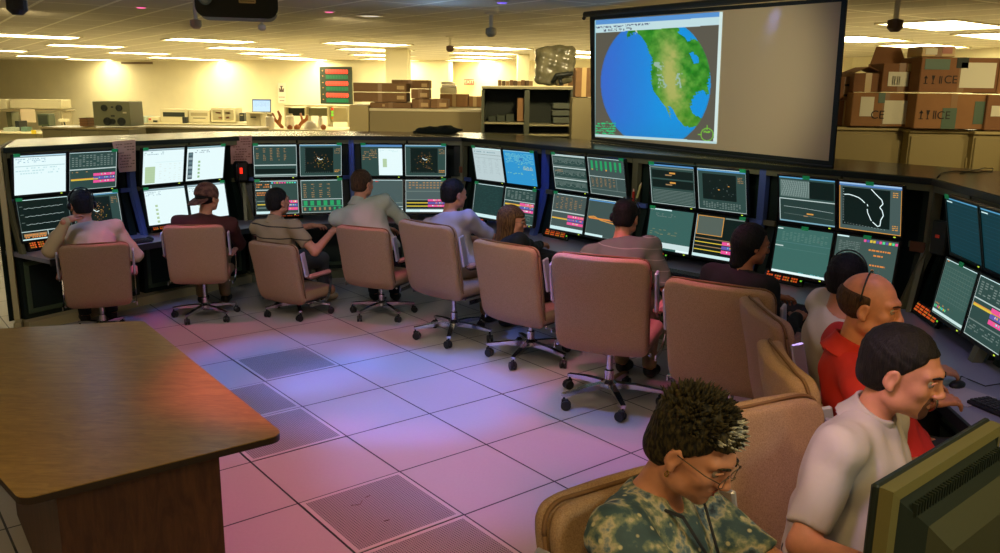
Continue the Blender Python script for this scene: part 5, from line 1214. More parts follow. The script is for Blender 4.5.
# the projected picture: a fine coloured grid lying on the fabric
ZX = lambda x: 570+x/3.254; ZY = lambda y: y/3.254
I0, I1, I2, I3 = (80, 66), (497, 38), (477, 468), (78, 444)     # picture corners in the enlarged view
def inpoly(x, y, P):
    r = np.zeros(x.shape, bool); n = len(P)
    for i in range(n):
        x0, y0 = P[i]; x1, y1 = P[(i+1) % n]; c = ((y0 > y) != (y1 > y)) & (x < (x1-x0)*(y-y0)/((y1-y0) or 1e-9)+x0); r ^= c
    return r
def globe_colour(x, y):
    n1 = np.sin(x*.11+np.sin(y*.07)*2)+np.sin(y*.13+np.sin(x*.09)*2); n2 = np.sin(x*.37+y*.21)*np.sin(y*.41-x*.19); hsh = np.modf(np.abs(np.sin(np.floor(x/3)*12.9898+np.floor(y/3)*78.233)*43758.5453))[0]
    c = np.zeros(x.shape+(3,)); c[:] = (92, 88, 76)
    def vn(s, sd):
        r_ = np.random.default_rng(sd).random((80, 80)); u = x/s+7; v = y/s+7; iu = np.floor(u).astype(int) % 79; iv = np.floor(v).astype(int) % 79; fu = u-np.floor(u); fv = v-np.floor(v); fu = fu*fu*(3-2*fu); fv = fv*fv*(3-2*fv)
        return (r_[iu, iv]*(1-fu)+r_[iu+1, iv]*fu)*(1-fv)+(r_[iu, iv+1]*(1-fu)+r_[iu+1, iv+1]*fu)*fv-.5
    n3 = 1.2*vn(26, 1)+.9*vn(12, 2)+.5*vn(6, 5); n4 = 1.1*vn(9, 3)+.9*vn(5, 4)
    disk = ((x-279)/179)**2+((y-268)/212)**2 < 1
    g = np.clip((x-100)/200, 0, 1)[..., None]; oc = np.array([58, 104, 206.])*(1-g)+np.array([20, 148, 226.])*g; vv = np.clip((y-380)/90, 0, 1)[..., None]; oc = oc*(1-vv*.5)+np.array([30, 130, 190.])*vv*.5
    c = np.where(disk[..., None], oc, c)
    land = inpoly(x+4*n2, y+4*n2, [(172, 60), (182, 98), (186, 128), (200, 112), (214, 104), (232, 118), (246, 140), (256, 172), (268, 188), (264, 225), (264, 262), (272, 296), (292, 324), (312, 350), (330, 392), (324, 362), (318, 344), (330, 350), (352, 388), (372, 412), (396, 414), (420, 410), (446, 398),
                   (436, 388), (402, 372), (392, 352), (398, 322), (416, 300), (436, 294), (444, 312), (452, 300), (448, 270), (460, 230), (470, 150), (430, 60)])
    wat = inpoly(x+3*n2, y+3*n2, [(340, 84), (356, 92), (352, 108), (372, 120), (384, 138), (398, 124), (414, 132), (408, 104), (396, 78)]) | inpoly(x+3*n1, y+3*n2, [(384, 174), (400, 168), (414, 182), (420, 204), (404, 206), (396, 190)])|inpoly(x, y, [(146, 78), (176, 84), (190, 98), (182, 118), (160, 140), (140, 130)])
    gr = np.array([52, 138, 34.])+n1[..., None]*np.array([10, 8, 6.]); tan = np.array([172, 178, 96.]); d = np.exp(-((x-330-.10*(y-250)-7*n3)**2/(2*29**2))-((y-255)**2/(2*100**2))); d = np.clip(d*1.25+.22*n3+.12*n4-.06, 0, 1)[..., None]; gr = gr+n4[..., None]*np.array([10, 16, 6.])
    lc = gr*(1-d)+tan*d; sn_ = ((np.abs(x-292-.1*(y-240)+4*n1) < 12) & (np.abs(y-244) < 42) & (n4 > .05)) | ((np.abs(x-350+6*n3) < 8+3*n1) & (np.abs(y-262) < 24) & (n4 > -.1)); lc = np.where(sn_[..., None], np.array([150, 184, 166.]), lc)
    cst = (np.abs(x-(206+.42*(y-98))) < 7+3*n1) & (y > 96) & (y < 190) & (n4 > .0); lc = np.where(cst[..., None], np.array([196, 204, 196.]), lc)
    low = np.clip((y-300)/100, 0, 1)[..., None]; lc = lc*(1-low*.25)+np.array([120, 150, 40.])*low*.25
    c = np.where((land & disk & ~wat)[..., None], lc, c)
    lim = np.sqrt(np.clip(1-(((x-279)/179)**2+((y-268)/212)**2), 0, 1)); rim = disk & (lim < .22); c = np.where(rim[..., None], c*.85+np.array([30, 70, 80.])*.25, c)
    tb = y < 66-28*(x-80)/417+42; c = np.where(tb[..., None], np.array([196, 226, 230.]), c); tt = y < 66-28*(x-80)/417+16; c = np.where(tt[..., None], np.array([90, 150, 214.]), c)
    ti = tb & ~tt & (np.abs((y-(66-28*(x-80)/417+24))) < 3) & (x < 260) & (hsh > .45); c = np.where(ti[..., None], np.array([70, 80, 120.]), c); ti = tb & (np.abs((y-(66-28*(x-80)/417+35))) < 4) & (x > 110) & (x < 200) & (hsh > .62); c = np.where(ti[..., None], np.array([60, 50, 90.]), c)
    gtx = (x > 84) & (x < 148) & (y > 396) & (y < 444) & (np.mod(y, 8) < 4.5) & (hsh > .35); c = np.where(gtx[..., None], np.array([30, 206, 130.]), c)
    rr = np.sqrt((x-446)**2+(y-438)**2); comp = ((np.abs(rr-20) < 1.6) | ((np.abs(x-446) < 1.3) & (np.abs(y-414) < 8)) | ((np.abs(y-438) < 1.3) & (np.abs(np.abs(x-446)-24) < 6)) | ((np.abs(y-429) < 3) & (np.abs(x-446) < 11) & (hsh > .4))); c = np.where(comp[..., None], np.array([120, 190, 60.]), c)
    edge = (x > 486-.046*(y-38)); c = np.where(edge[..., None], np.array([214, 236, 232.]), c); edge = (y > 436+.06*(x-78)); c = np.where(edge[..., None], np.array([190, 220, 220.]), c); edge = x < 84-.004*y; c = np.where(edge[..., None], np.array([150, 200, 210.]), c)
    return c
nu, nv = 260, 260; U, V_ = np.meshgrid(np.linspace(0, 1, nu+1), np.linspace(0, 1, nv+1))
cx = (1-V_)*((1-U)*I0[0]+U*I1[0])+V_*((1-U)*I3[0]+U*I2[0]); cy = (1-V_)*((1-U)*I0[1]+U*I1[1])+V_*((1-U)*I3[1]+U*I2[1])
cs = [sp(ZX(p[0]), ZY(p[1]), .0035) for p in (I0, I1, I2, I3)]
cs = [np.array(tuple(c)) for c in cs]
W0 = onplane(ZX(I0[0]), ZY(I0[1]), SL, sn)
PT = np.zeros((nv+1, nu+1, 3))
for j in range(nv+1):
    for i in range(nu+1): pass
Xf = ZX(cx); Yf = ZY(cy)
d0 = np.array(tuple(_f)); r0 = np.array(tuple(RT)); u0_ = np.array(tuple(UP)); Dd = d0+r0*((Xf[..., None]-500)/CF)+u0_*((276.5-Yf[..., None])/CF)
npn = np.array(tuple(sn)); PP = np.array(tuple(SL+sn*.0035)); cam0 = np.array([0, 0, CH]); tt_ = ((PP-cam0)@npn)/(Dd@npn); PT = cam0+Dd*tt_[..., None]-np.array(tuple(so))
me = bpy.data.meshes.new('projected_picture'); me.vertices.add((nv+1)*(nu+1)); me.vertices.foreach_set('co', PT.reshape(-1))
idx = np.arange((nv+1)*(nu+1)).reshape(nv+1, nu+1); Q = np.stack([idx[:-1, :-1], idx[1:, :-1], idx[1:, 1:], idx[:-1, 1:]], -1).reshape(-1, 4)
me.loops.add(Q.size); me.loops.foreach_set('vertex_index', Q.ravel().astype(np.int32)); me.polygons.add(len(Q)); me.polygons.foreach_set('loop_start', np.arange(0, Q.size, 4, dtype=np.int32)); me.update(); me.validate()
ca = me.color_attributes.new('Col', 'FLOAT_COLOR', 'POINT'); cc = globe_colour(cx, cy)/255.; cc = np.where(cc <= .04045, cc/12.92, ((cc+.055)/1.055)**2.4); cc = np.concatenate([cc, np.ones(cc.shape[:2]+(1,))], -1); ca.data.foreach_set('color', cc.reshape(-1).astype(np.float32))
me.materials.append(screen_mat('projected_light', .95)); ob = bpy.data.objects.new('projected_picture', me); COL.objects.link(ob); ob.parent = e
# ================================================================ FAR OFFICE
def wbox(x0, y0, x1, y1, Y, depth): # world extents of a front-facing box whose front face fills the pixel rectangle
    a = aty(x0, y0, Y); b = aty(x1, y1, Y); return (min(a.x, b.x), max(a.x, b.x), Y, Y+depth, min(a.z, b.z), max(a.z, b.z))
def thing(name, x0, y0, x1, y1, Y, depth, m_, lab, cat, group=None, bev=.006, part='body', ground=False):
    b = wbox(x0, y0, x1, y1, Y, depth); z0 = 0 if ground else b[4]; e = empty(name, ((b[0]+b[1])/2, Y+depth/2, z0), 0, lab, cat, group)
    m = MB(); m.box(b[0]-e.location.x, b[1]-e.location.x, -depth/2, depth/2, 0, b[5]-z0, bev=bev); m.build(part, m_, e); e['_'] = 0; del e['_']
    return e, (b[1]-b[0], depth, b[5]-z0)
def text_mesh(s, size, M, m_, parent, name='lettering', ext=.0006):
    cu = bpy.data.curves.new('t', 'FONT'); cu.body = s; cu.size = size; cu.extrude = ext; cu.align_x = 'CENTER'; cu.align_y = 'CENTER'; ob = bpy.data.objects.new('t', cu); COL.objects.link(ob)
    dg = bpy.context.evaluated_depsgraph_get(); me = bpy.data.meshes.new_from_object(ob.evaluated_get(dg)); bpy.data.objects.remove(ob); me.transform(M); me.materials.clear(); me.materials.append(m_)
    o = bpy.data.objects.new(name, me); COL.objects.link(o); o.parent = parent; return o
FACE = lambda x, y, z: Matrix.Translation((x, y, z)) @ Matrix.Rotation(PI/2, 4, 'X')
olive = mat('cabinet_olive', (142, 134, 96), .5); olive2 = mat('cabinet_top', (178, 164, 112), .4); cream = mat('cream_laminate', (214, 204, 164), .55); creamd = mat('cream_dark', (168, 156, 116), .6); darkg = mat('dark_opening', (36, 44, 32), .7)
card = mat('cardboard', (158, 118, 74), .85, noise=.12, nscale=9); cardd = mat('cardboard_dark', (128, 96, 60), .85, noise=.12, nscale=9); tape = mat('packing_tape', (196, 168, 112), .35); lab_m = mat('white_label', (214, 208, 176), .7); inkd = mat('print_dark', (44, 36, 26), .8); teal_t = mat('teal_tape', (78, 100, 76), .5)
# low cabinets behind the console
def cabinet_row(px0, px1, y, Y, depth, n, lab, base=0):
    a = aty(px0, y, Y); b = aty(px1, y, Y); e = empty('low_cabinet', ((a.x+b.x)/2, Y+depth/2, 0), 0, lab, 'cabinet', 'low filing cabinets behind the console'); w = b.x-a.x; h = a.z
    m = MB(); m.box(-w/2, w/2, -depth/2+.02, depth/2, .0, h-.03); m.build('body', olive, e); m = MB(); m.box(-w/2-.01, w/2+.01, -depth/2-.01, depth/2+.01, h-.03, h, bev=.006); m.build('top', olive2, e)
    for k in range(n): m = MB(); m.box(-w/2+k*w/n+.008, -w/2+(k+1)*w/n-.008, -depth/2, -depth/2+.02, .05, h-.05, bev=.004); m.build('door', olive, e)
    return e
cabinet_row(41, 128, 127, 12.2, .6, 3, 'low olive cabinet that carries the electronics box')
cabinet_row(129, 258, 126.5, 13.0, .6, 3, 'long low olive cabinet right of the electronics box')
e, s_ = thing('electronics_box', 92, 101.5, 131, 126.5, 12.15, .45, mat('equipment_green', (122, 124, 88), .5), 'grey green electronics box with round dials on the low cabinet', 'electronics')
w, d, h = s_; dm = mat('dial_dark', (40, 46, 36), .5)
for x, z, r in ((-.18, .75, .06), (.22, .75, .06), (-.12, .2, .075), (.26, .2, .075), (.02, .2, .05)):
    m = MB(); m.lathe([(r*h*2.2, 0), (r*h*2.2, .02), (r*h*1.5, .02), (r*h*1.4, .008)], 20, Matrix.Translation((x*w, -d/2, z*h)) @ Matrix.Rotation(PI/2, 4, 'X')); m.build('dial', dm, e)
for x, z, ww in ((.36, .56, .1), (0.03, .78, .06), (.03, .42, .1)): m = MB(); m.box(x*w-ww*w*.5, x*w+ww*w*.5, -d/2-.005, -d/2, z*h-.01, z*h+.012); m.build('label', cream if x > .2 else dm, e)
e, s_ = thing('book_stack', 79, 118, 88, 126.5, 12.4, .25, card, 'small stack of tan binders left of the electronics box', 'binders', part='binders')
for k in range(3): m = MB(); m.box(-s_[0]/2-.008, s_[0]/2+.008, -s_[1]/2-.008, s_[1]/2, s_[2]*(k+.8)/3, s_[2]*(k+1)/3, bev=.004); m.build('cover', cardd, e)
# white cubicle shelves on the far left
e, s_ = thing('cubicle_shelf', -12, 109, 66, 111.6, 17.5, .4, creamd, 'cream overhead shelf at the far left of the office', 'shelf', part='shelf_board')
for x0, x1 in ((-12, 7), (9, 62)): b = wbox(x0, 99, x1, 109, 17.5, .4); m = MB(); m.box(b[0]-e.location.x, b[1]-e.location.x, -.2, .2, b[4]-e.location.z, b[5]-e.location.z, bev=.01); m.build('bin', cream, e)
b = wbox(60, 111.6, 64, 135, 17.5, .4); m = MB(); m.box(b[0]-e.location.x, b[1]-e.location.x, -.2, .2, -e.location.z, s_[2]-.03); m.build('upright', creamd, e)
e, s_ = thing('far_desk', -20, 132, 68, 134.5, 16.3, 1.0, cream, 'cream office desk at the far left', 'desk', part='desktop')
b = wbox(-20, 134.5, 37, 150, 16.3, .9); m = MB(); m.box(b[0]-e.location.x, b[1]-e.location.x, -.45, .4, -e.location.z, 0); m.build('pedestal', olive, e)
thing('paper_sheet', 20, 109, 36, 122.5, 17.2, .01, mat('pale_paper', (226, 206, 168), .8), 'pale paper sheet hanging below the cream shelf', 'paper', part='sheet', bev=0)
e, s_ = thing('desk_monitor', 37, 114, 49.5, 126, 16.9, .25, mat('crt_green', (70, 80, 52), .5), 'small dark green monitor on the far left desk', 'monitor', part='case'); m = MB(); m.box(-s_[0]*.4, s_[0]*.4, -.13, -.124, s_[2]*.12, s_[2]*.9); m.build('screen', darkg, e); m = MB(); m.box(-.08, .08, -.1, .1, -.12, 0, bev=.02); m.build('foot', dkm, e)
thing('note_pad', 31, 130, 36, 134, 16.2, .02, mat('yellow_note', (226, 196, 40), .7), 'yellow note hanging on the edge of the far left desk', 'note', part='sheet', bev=0)
thing('desk_box', 14.5, 121, 20, 133, 16.8, .3, dkm, 'dark upright box on the far left desk', 'box'); thing('desk_box', 20.5, 127, 27, 132.5, 16.6, .2, mat('teal_box', (96, 128, 112), .6), 'pale teal box on the far left desk', 'box'); thing('paper_stack', 3, 127.5, 14, 132.3, 16.6, .3, mat('paper_blue', (170, 180, 160), .7), 'flat pile of papers at the left end of the far desk', 'papers', part='sheets')
thing('dark_cabinet', 6, 112, 13, 131, 17.7, .3, mat('cab_green', (96, 96, 60), .6), 'dark green cupboard under the cream shelf at the left edge', 'cupboard')
e, s_ = thing('desk_lamp', 58, 119, 66, 122, 16.9, .15, cream, 'white desk gadget with an arm beside the cream shelf post', 'desk gadget', part='head'); m = MB(); m.tube([(0, 0, 0), (.02, 0, -.1), (.05, 0, -.18)], .015, 8); m.build('arm', dkm, e); m = MB(); m.box(-.12, .16, -.1, .1, -.2, -.17, bev=.01); m.build('base', cream, e)
# far bench with machines
e, s_ = thing('far_bench', 128, 123, 262, 125.5, 17.6, 1.2, cream, 'long white bench along the far wall carrying machines', 'bench', part='bench_top'); m = MB(); m.box(-s_[0]/2+.05, s_[0]/2-.05, -.5, .5, -e.location.z, 0); m.build('support', creamd, e)
def machine(x0, y0, x1, y1, Y, lab, ops, mm=cream, name='white_machine', cat='machine'):
    e, s_ = thing(name, x0, y0, x1, y1, Y, .5, mm, lab, cat, part='casing'); w, d, h = s_
    for (a, b, c, d2, cm) in ops: m = MB(); m.box(-w/2+a*w, -w/2+b*w, -d/2-.008, -d/2, h*(1-d2), h*(1-c)); m.build('panel', cm, e)
    return e
redl = mat('red_bits', (190, 70, 50), .5); scr_b = screen_mat('laptop_glow', 1.)
machine(160, 109, 188, 123, 18, 'white machine with a long dark window on the far bench', [(.1, .9, .22, .55, darkg)])
machine(188.5, 110, 210, 123, 18, 'white machine with a grey slot, middle of the far bench', [(.1, .9, .2, .45, creamd), (.2, .8, .6, .65, darkg)])
machine(210.5, 107.5, 236, 122.5, 18, 'white glass-fronted cabinet with red bits on the far bench', [(.08, .46, .15, .85, creamd), (.54, .92, .15, .85, creamd), (.2, .4, .3, .4, redl), (.58, .8, .3, .42, redl), (.3, .45, .65, .75, redl), (.6, .75, .62, .74, redl)])
machine(239, 113, 244.5, 121.5, 17.9, 'small black box next to the glass-fronted white cabinet', [(.2, .8, .2, .3, creamd)], dkm, 'black_box', 'box')
machine(246, 112, 261, 127, 17.2, 'beige computer case on the far bench under the bright laptop', [(.3, .7, .3, .38, darkg)], creamd, 'computer_case', 'computer')
machine(146, 117, 159, 123.5, 17.9, 'low cream tray with red bits left of the far machines', [(.2, .4, .2, .5, redl), (.55, .9, .5, .8, darkg)], cream, 'letter_tray', 'tray')
machine(132, 116.5, 146, 124, 17.8, 'pale blue grey tray right of the electronics box', [(.1, .9, .1, .2, creamd), (.1, .9, .5, .6, creamd)], mat('tray_blue', (170, 186, 172), .5), 'letter_tray', 'tray')
e, s_ = thing('blue_sign', 134, 107.5, 139.5, 112, 18.2, .03, mat('sign_blue', (60, 160, 190), .5, emit=.15), 'small bright blue card standing right of the electronics box', 'card', part='card'); m = MB(); m.box(-.01, .01, -.01, .01, -.35, 0); m.build('post', dkm, e)
thing('dark_gadget', 182, 117, 187, 123.2, 17.75, .1, dkm, 'small dark gadget in front of the first white machine', 'gadget')
# laptop
b = wbox(251.5, 99, 271, 112.3, 17.4, .02); e = empty('laptop', ((b[0]+b[1])/2, 17.4, b[4]), 0, 'open laptop with a bright white screen on the beige computer case', 'laptop'); w = b[1]-b[0]; h = b[5]-b[4]
m = MB(); m.box(-w/2, w/2, 0, .015, 0, h, Matrix.Rotation(math.radians(-8), 4, 'X'), bev=.004); m.build('lid', dkm, e); m = MB(); m.box(-w/2, w/2, -.3, 0, -.025, 0, bev=.004); m.build('base', creamd, e)
S = Screen(w*.92, h*.9); S.R(0, 0, 1, 1, (.62, .85, 1.)); S.R(0, 0, 1, .06, 'blue', 2); S.text(.1, .15, .9, .6, 5, (.4, .6, .8), .6); S.m.build('screen', scr_b, e, M=Matrix.Rotation(math.radians(-8), 4, 'X') @ Matrix.Translation((0, -.002, h*.5)))
# poster
e, s_ = thing('printed_poster', 277.5, 83, 286, 103, wall_hit(281, 95).y-.2, .02, mat('poster_cream', (220, 210, 186), .7), 'small pale poster with a dark emblem on the far wall', 'poster', part='sheet', bev=0); w, d, h = s_
for a in ((-.3, .3, .55, .68), (-.32, -.18, .68, .74), (-.1, .1, .68, .82), (.18, .32, .68, .74), (-.2, .2, .82, .86), (-.4, .4, .28, .31), (-.3, .3, .1, .13)): m = MB(); m.box(a[0]*w, a[1]*w, -d/2-.01, -d/2, a[2]*h, a[3]*h); m.build('print', mat('poster_ink', (84, 68, 56), .7), e)
# crowded desk left of the LED rack
e, s_ = thing('cluttered_desk', 262, 129.5, 342, 132.5, 14.95, 1.3, cream, 'cream desk crowded with brown and white objects, left of the cardboard boxes', 'desk', part='desktop'); m = MB(); m.box(-s_[0]/2+.03, s_[0]/2-.03, -.4, .4, -e.location.z, 0); m.build('pedestal', creamd, e)
e, s_ = thing('white_shelf', 284, 104.5, 350, 107, 16.3, .4, cream, 'white shelf unit with dark openings under the red and green display', 'shelf', part='shelf_top')
for x0, x1 in ((284, 286.5), (304.5, 307), (327, 329.5), (347, 350)): b = wbox(x0, 107, x1, 129, 16.3, .4); m = MB(); m.box(b[0]-e.location.x, b[1]-e.location.x, -.2, .2, b[4]-e.location.z, b[5]-e.location.z); m.build('upright', cream, e)
for x0, x1, mm in ((287, 304, creamd), (307, 327, mat('shelf_green', (120, 120, 84), .6)), (330, 347, cream)): b = wbox(x0, 108, x1, 116 if mm is not cream else 122, 16.5, .1); m = MB(); m.box(b[0]-e.location.x, b[1]-e.location.x, 0, .15, b[4]-e.location.z, b[5]-e.location.z); m.build('drawer', mm if x0 != 287 else darkg, e)
for k, cm in enumerate((ledr, ledg, ledg, led2)): b = wbox(330.5, 108+k*3, 332.5, 110+k*3, 16.2, .02); m = MB(); m.box(b[0]-e.location.x, b[1]-e.location.x, -.24, -.21, b[4]-e.location.z, b[5]-e.location.z); m.build('status_light', cm, e)
brown = mat('antler_brown', (170, 104, 56), .6)
def antler(px, py, Y, pts, lab):
    P = aty(px, py, Y); e = empty('driftwood', P, 0, lab, 'ornament', 'brown branching ornaments on the cluttered desk'); m = MB()
    for q in pts: m.tube([(x*.09, 0, z*.09) for x, z in q], [.035, .03, .018][:len(q)], 7)
    m.build('branches', brown, e, smooth=True)
antler(283, 128, 15.5, [[(0, 0), (-1.5, 1.6), (-2, 3)], [(-.8, .8), (-.4, 2.3), (-.9, 3.4)]], 'left brown branching ornament on the cluttered desk'); antler(298, 128, 15.6, [[(0, 0), (1, 1.4), (.6, 3)], [(.6, .9), (1.8, 1.8), (2, 2.6)]], 'right brown branching ornament on the cluttered desk')
def ball(px, py, Y, r, m_, name, lab, cat, sc=(1, 1, 1), grp=None): P = aty(px, py, Y); o = MB().sphere((0, 0, r*sc[2]), (r*sc[0], r*sc[1], r*sc[2]), 16, 10).build(name, m_, None, smooth=True); o.location = P; tag(o, lab, cat, grp)
ball(290, 130.5, 15.2, .05, brown, 'brown_ball', 'leftmost brown ball on the cluttered desk, before the white canister', 'ball', grp='brown balls'); ball(297, 130.5, 15.2, .055, brown, 'brown_ball', 'brown ball next to the white hard hat', 'ball', grp='brown balls'); ball(323.5, 130, 15.2, .05, brown, 'brown_ball', 'brown ball at the right end of the cluttered desk', 'ball', grp='brown balls')
helm = mat('hard_hat_white', (226, 218, 196), .35); P = aty(311, 130, 15.1); e = empty('hard_hat', P, 0, 'white hard hat on the cluttered desk', 'hard hat'); m = MB(); m.lathe([(.125, 0), (.12, .05), (.10, .11), (.06, .15), (.0, .165)], 18); m.build('shell', helm, e, smooth=True); m = MB(); m.lathe([(.155, 0), (.15, .012), (.12, .02)], 18); m.build('brim', helm, e)
def bottle(px, py, Y, h, r, lab, name='white_canister'): P = aty(px, py, Y); e = empty(name, P, 0, lab, 'canister'); m = MB(); m.lathe([(r, 0), (r, h*.8), (r*.7, h*.88)], 16); m.build('body', helm, e, smooth=True, angle=.7); m = MB(); m.lathe([(r*.6, h*.88), (r*.6, h)], 14); m.build('lid', creamd, e)
bottle(270.5, 131, 15.2, .30, .075, 'tall white canister at the left end of the cluttered desk'); bottle(290.5, 127, 15.7, .24, .08, 'white canister behind the brown balls'); bottle(320.5, 128, 15.6, .22, .05, 'narrow white canister right of the hard hat')
# red and green LED display rack
e, s_ = thing('led_display', 318.5, 66.5, 353, 104.3, wall_hit(336, 90).y-.5, .12, mat('rack_dark', (40, 52, 34), .5), 'dark wall display with three red and three green rows of digits', 'display', part='panel'); w, d, h = s_; e.rotation_euler = (0, 0, math.radians(-12))
lr = mat('led_digits_red', (236, 60, 40), .4, emit=1.2); lg = mat('led_digits_green', (6, 96, 60), .4, emit=.35)
for k in range(3):
    for nm, cm, z0, z1, n in (('red_digits', lr, .07+k*.315, .19+k*.315, 8), ('green_digits', lg, .225+k*.315, .325+k*.315, 8)):
        m = MB(); x0 = -w*.30
        for j in range(n):
            xx = x0+j*w*.089
            if nm == 'red_digits': m.sphere((xx+w*.04, -d/2-.004, h*(1-(z0+z1)/2)), (w*.047, .01, h*(z1-z0)*.5), 8, 6)
            else: m.box(xx, xx+w*.08, -d/2-.012, -d/2, h*(1-z1), h*(1-z0))
        m.build(nm, cm, e)
    for j in range(2): m = MB(); m.box(-w*.41, -w*.385, -d/2-.012, -d/2, h*(1-(.12+k*.315+j*.14)), h*(1-(.10+k*.315+j*.14))); m.build('indicator', led2, e)
# exit sign and wall trunking
e, s_ = thing('exit_sign', 464, 79, 474, 85, wall_hit(469, 80).y-.3, .06, mat('exit_red', (214, 60, 40), .5, emit=.8), 'small red exit sign on the far wall', 'sign', part='panel'); text_mesh('EXIT', s_[2]*.8, FACE(0, -.033, s_[2]*.5), mat('exit_white', (250, 190, 150), .5, emit=.8), e)
o = MB().box(-.75, .75, -.03, 0, -.04, .04).build('trunking_strip', mat('trunking', (120, 98, 62), .6)); P = wall_hit(137, 62)*.99; P.z = aty(137, 63, P.y).z; o.location = P; o.rotation_euler = (0, 0, math.radians(-23)); tag(o, 'thin brown strip high on the far wall below the ceiling', 'strip')
# partition with boxes
e, s_ = thing('tall_cabinet', 349, 105, 369, 134, 12.6, .8, mat('cab_light', (172, 156, 104), .55), 'light end of the beige cabinet block under the cardboard boxes', 'cabinet', ground=True)
e, s_ = thing('wide_cabinet', 369.3, 108.6, 481, 134, 12.6, .8, mat('cab_mid', (136, 122, 80), .55), 'wide beige cabinet block carrying the stacked cardboard boxes', 'cabinet', ground=True); m = MB(); m.box(-s_[0]/2-.005, s_[0]/2, -.41, .4, s_[2]-.03, s_[2]+.006, bev=.004); m.build('cabinet_top', cream, e)
def carton(x0, y0, x1, y1, Y, depth, lab, mm=None, marks=(), group='cardboard boxes behind the console', letters=None, yaw=0):
    e, s_ = thing('cardboard_box', x0, y0, x1, y1, Y, depth, mm or card, lab, 'box', group, part='carton'); w, d, h = s_
    m = MB(); m.box(-.03, .03, -d/2-.002, -d/2, 0, h*1.); m.box(-.03, .03, -d/2, d/2, h, h+.002); m.build('tape', tape if not marks else mat('dull_tape', (140, 106, 64), .4), e)
    for (a, b, c, dd, cm) in marks: m = MB(); m.box(-w/2+a*w, -w/2+b*w, -d/2-.004, -d/2, h*(1-dd), h*(1-c)); m.build('label', cm, e)
    return e, s_
pr = mat('carton_print', (186, 158, 110), .8)
carton(353, 82.5, 406.5, 92.3, 12.6, .5, 'long cardboard box on the top left of the stack behind the console', mm=cardd, marks=((.82, .96, .3, .7, pr),)); carton(353.5, 92.4, 406.5, 102.3, 12.6, .5, 'long cardboard box in the middle of the left stack', mm=cardd, marks=((.82, .96, .3, .7, pr),))
carton(370, 102.4, 411, 108.5, 12.62, .5, 'flat cardboard box at the bottom of the left stack', mm=cardd, marks=((.3, .36, .3, .7, pr),)); carton(391.5, 79.6, 429, 88.8, 13.15, .5, 'cardboard box on top of the right stack behind the console', mm=cardd, marks=((.8, .95, .4, .8, pr),))
carton(411, 89, 429, 98.8, 12.7, .45, 'small cardboard box second from top in the right stack', mm=cardd, marks=((.5, .9, .4, .8, pr),)); carton(411.6, 99, 430, 108.5, 12.7, .45, 'small cardboard box at the bottom of the right stack', mm=cardd, marks=((.5, .9, .4, .8, pr),)); carton(430.6, 99, 448, 108.5, 12.7, .45, 'small cardboard box right of the stacks on the cabinet', mm=cardd, marks=((.5, .9, .4, .8, pr),))
carton(440, 94, 468, 107, 14.4, .5, 'pale cardboard box farther back, left of the bookcase'); carton(468.5, 96.3, 481, 107, 14.4, .5, 'small cardboard box next to the left side of the bookcase')
e, s_ = thing('white_bundle', 440, 87.5, 456, 93.8, 14.42, .35, cream, 'white folded bundle behind the cardboard boxes', 'bundle'); 
for k in range(2): m = MB(); m.box(-s_[0]/2+.02, s_[0]/2-.04*k, -.22, .2, s_[2]+k*.05, s_[2]+.045+k*.05, bev=.02); m.build('fold', helm, e)
e, s_ = thing('side_table', 425, 107, 482, 109, 14.2, 1.2, creamd, 'pale table behind the wide cabinet carrying boxes', 'table', part='table_top')
for sx in (-1, 1):
    for sy in (-1, 1): m = MB(); m.box(sx*(s_[0]/2-.06)-.03, sx*(s_[0]/2-.06)+.03, sy*.5-.03, sy*.5+.03, -e.location.z, 0); m.build('leg', creamd, e)
# dark bookcase
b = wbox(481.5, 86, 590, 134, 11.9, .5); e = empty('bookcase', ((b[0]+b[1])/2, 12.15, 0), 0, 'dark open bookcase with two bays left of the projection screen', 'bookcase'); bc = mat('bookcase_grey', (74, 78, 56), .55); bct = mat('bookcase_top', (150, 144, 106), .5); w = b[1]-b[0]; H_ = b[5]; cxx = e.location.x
def bx(x0, y0, x1, y1, d0, d1): q = wbox(x0, y0, x1, y1, 11.9, .1); return (q[0]-cxx, q[1]-cxx, d0, d1, q[4], q[5])
m = MB(); m.box(*bx(481.5, 86, 590, 90, -.26, .25)); m.build('top_board', bct, e)
for x0, x1 in ((481.5, 484), (524.5, 529), (571, 574)): q = bx(x0, 90, x1, 134, -.25, .25); m = MB(); m.box(q[0], q[1], q[2], q[3], 0, q[5]); m.build('upright', bc, e)
for x0, x1, y in ((484, 524.5, 122), (529, 571, 124), (484, 524.5, 134), (529, 571, 134)): m = MB(); m.box(*bx(x0, y, x1, y+2.5, -.24, .24)); m.build('shelf', bct, e)
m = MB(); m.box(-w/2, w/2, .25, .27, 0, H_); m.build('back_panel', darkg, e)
e, s_ = thing('side_cabinet', 572.5, 97.5, 592, 134, 11.3, .45, mat('cab_side', (130, 120, 84), .6), 'plain beige cabinet between the bookcase and the projection screen', 'cabinet', ground=True)
carton(576, 67.5, 592, 97, 11.35, .4, 'tall brown cardboard box on the plain cabinet left of the screen', mm=cardd)
thing('cardboard_box', 517.5, 98, 524, 121.5, 12.0, .3, card, 'upright tan box inside the left bay of the bookcase', 'box', part='carton')
greyp = mat('grey_papers', (92, 98, 82), .7)
for k, (x0, y0, x1, y1, lb) in enumerate(((553, 103, 571, 109, 'top grey bundle in the right bay of the bookcase'), (552, 110, 571, 116, 'middle grey bundle in the right bay of the bookcase'), (553, 117, 571, 123.5, 'bottom grey bundle in the right bay of the bookcase'))): thing('paper_bundle', x0, y0, x1, y1, 12.0, .3, greyp, lb, 'papers', 'bundles in the bookcase', part='sheets')
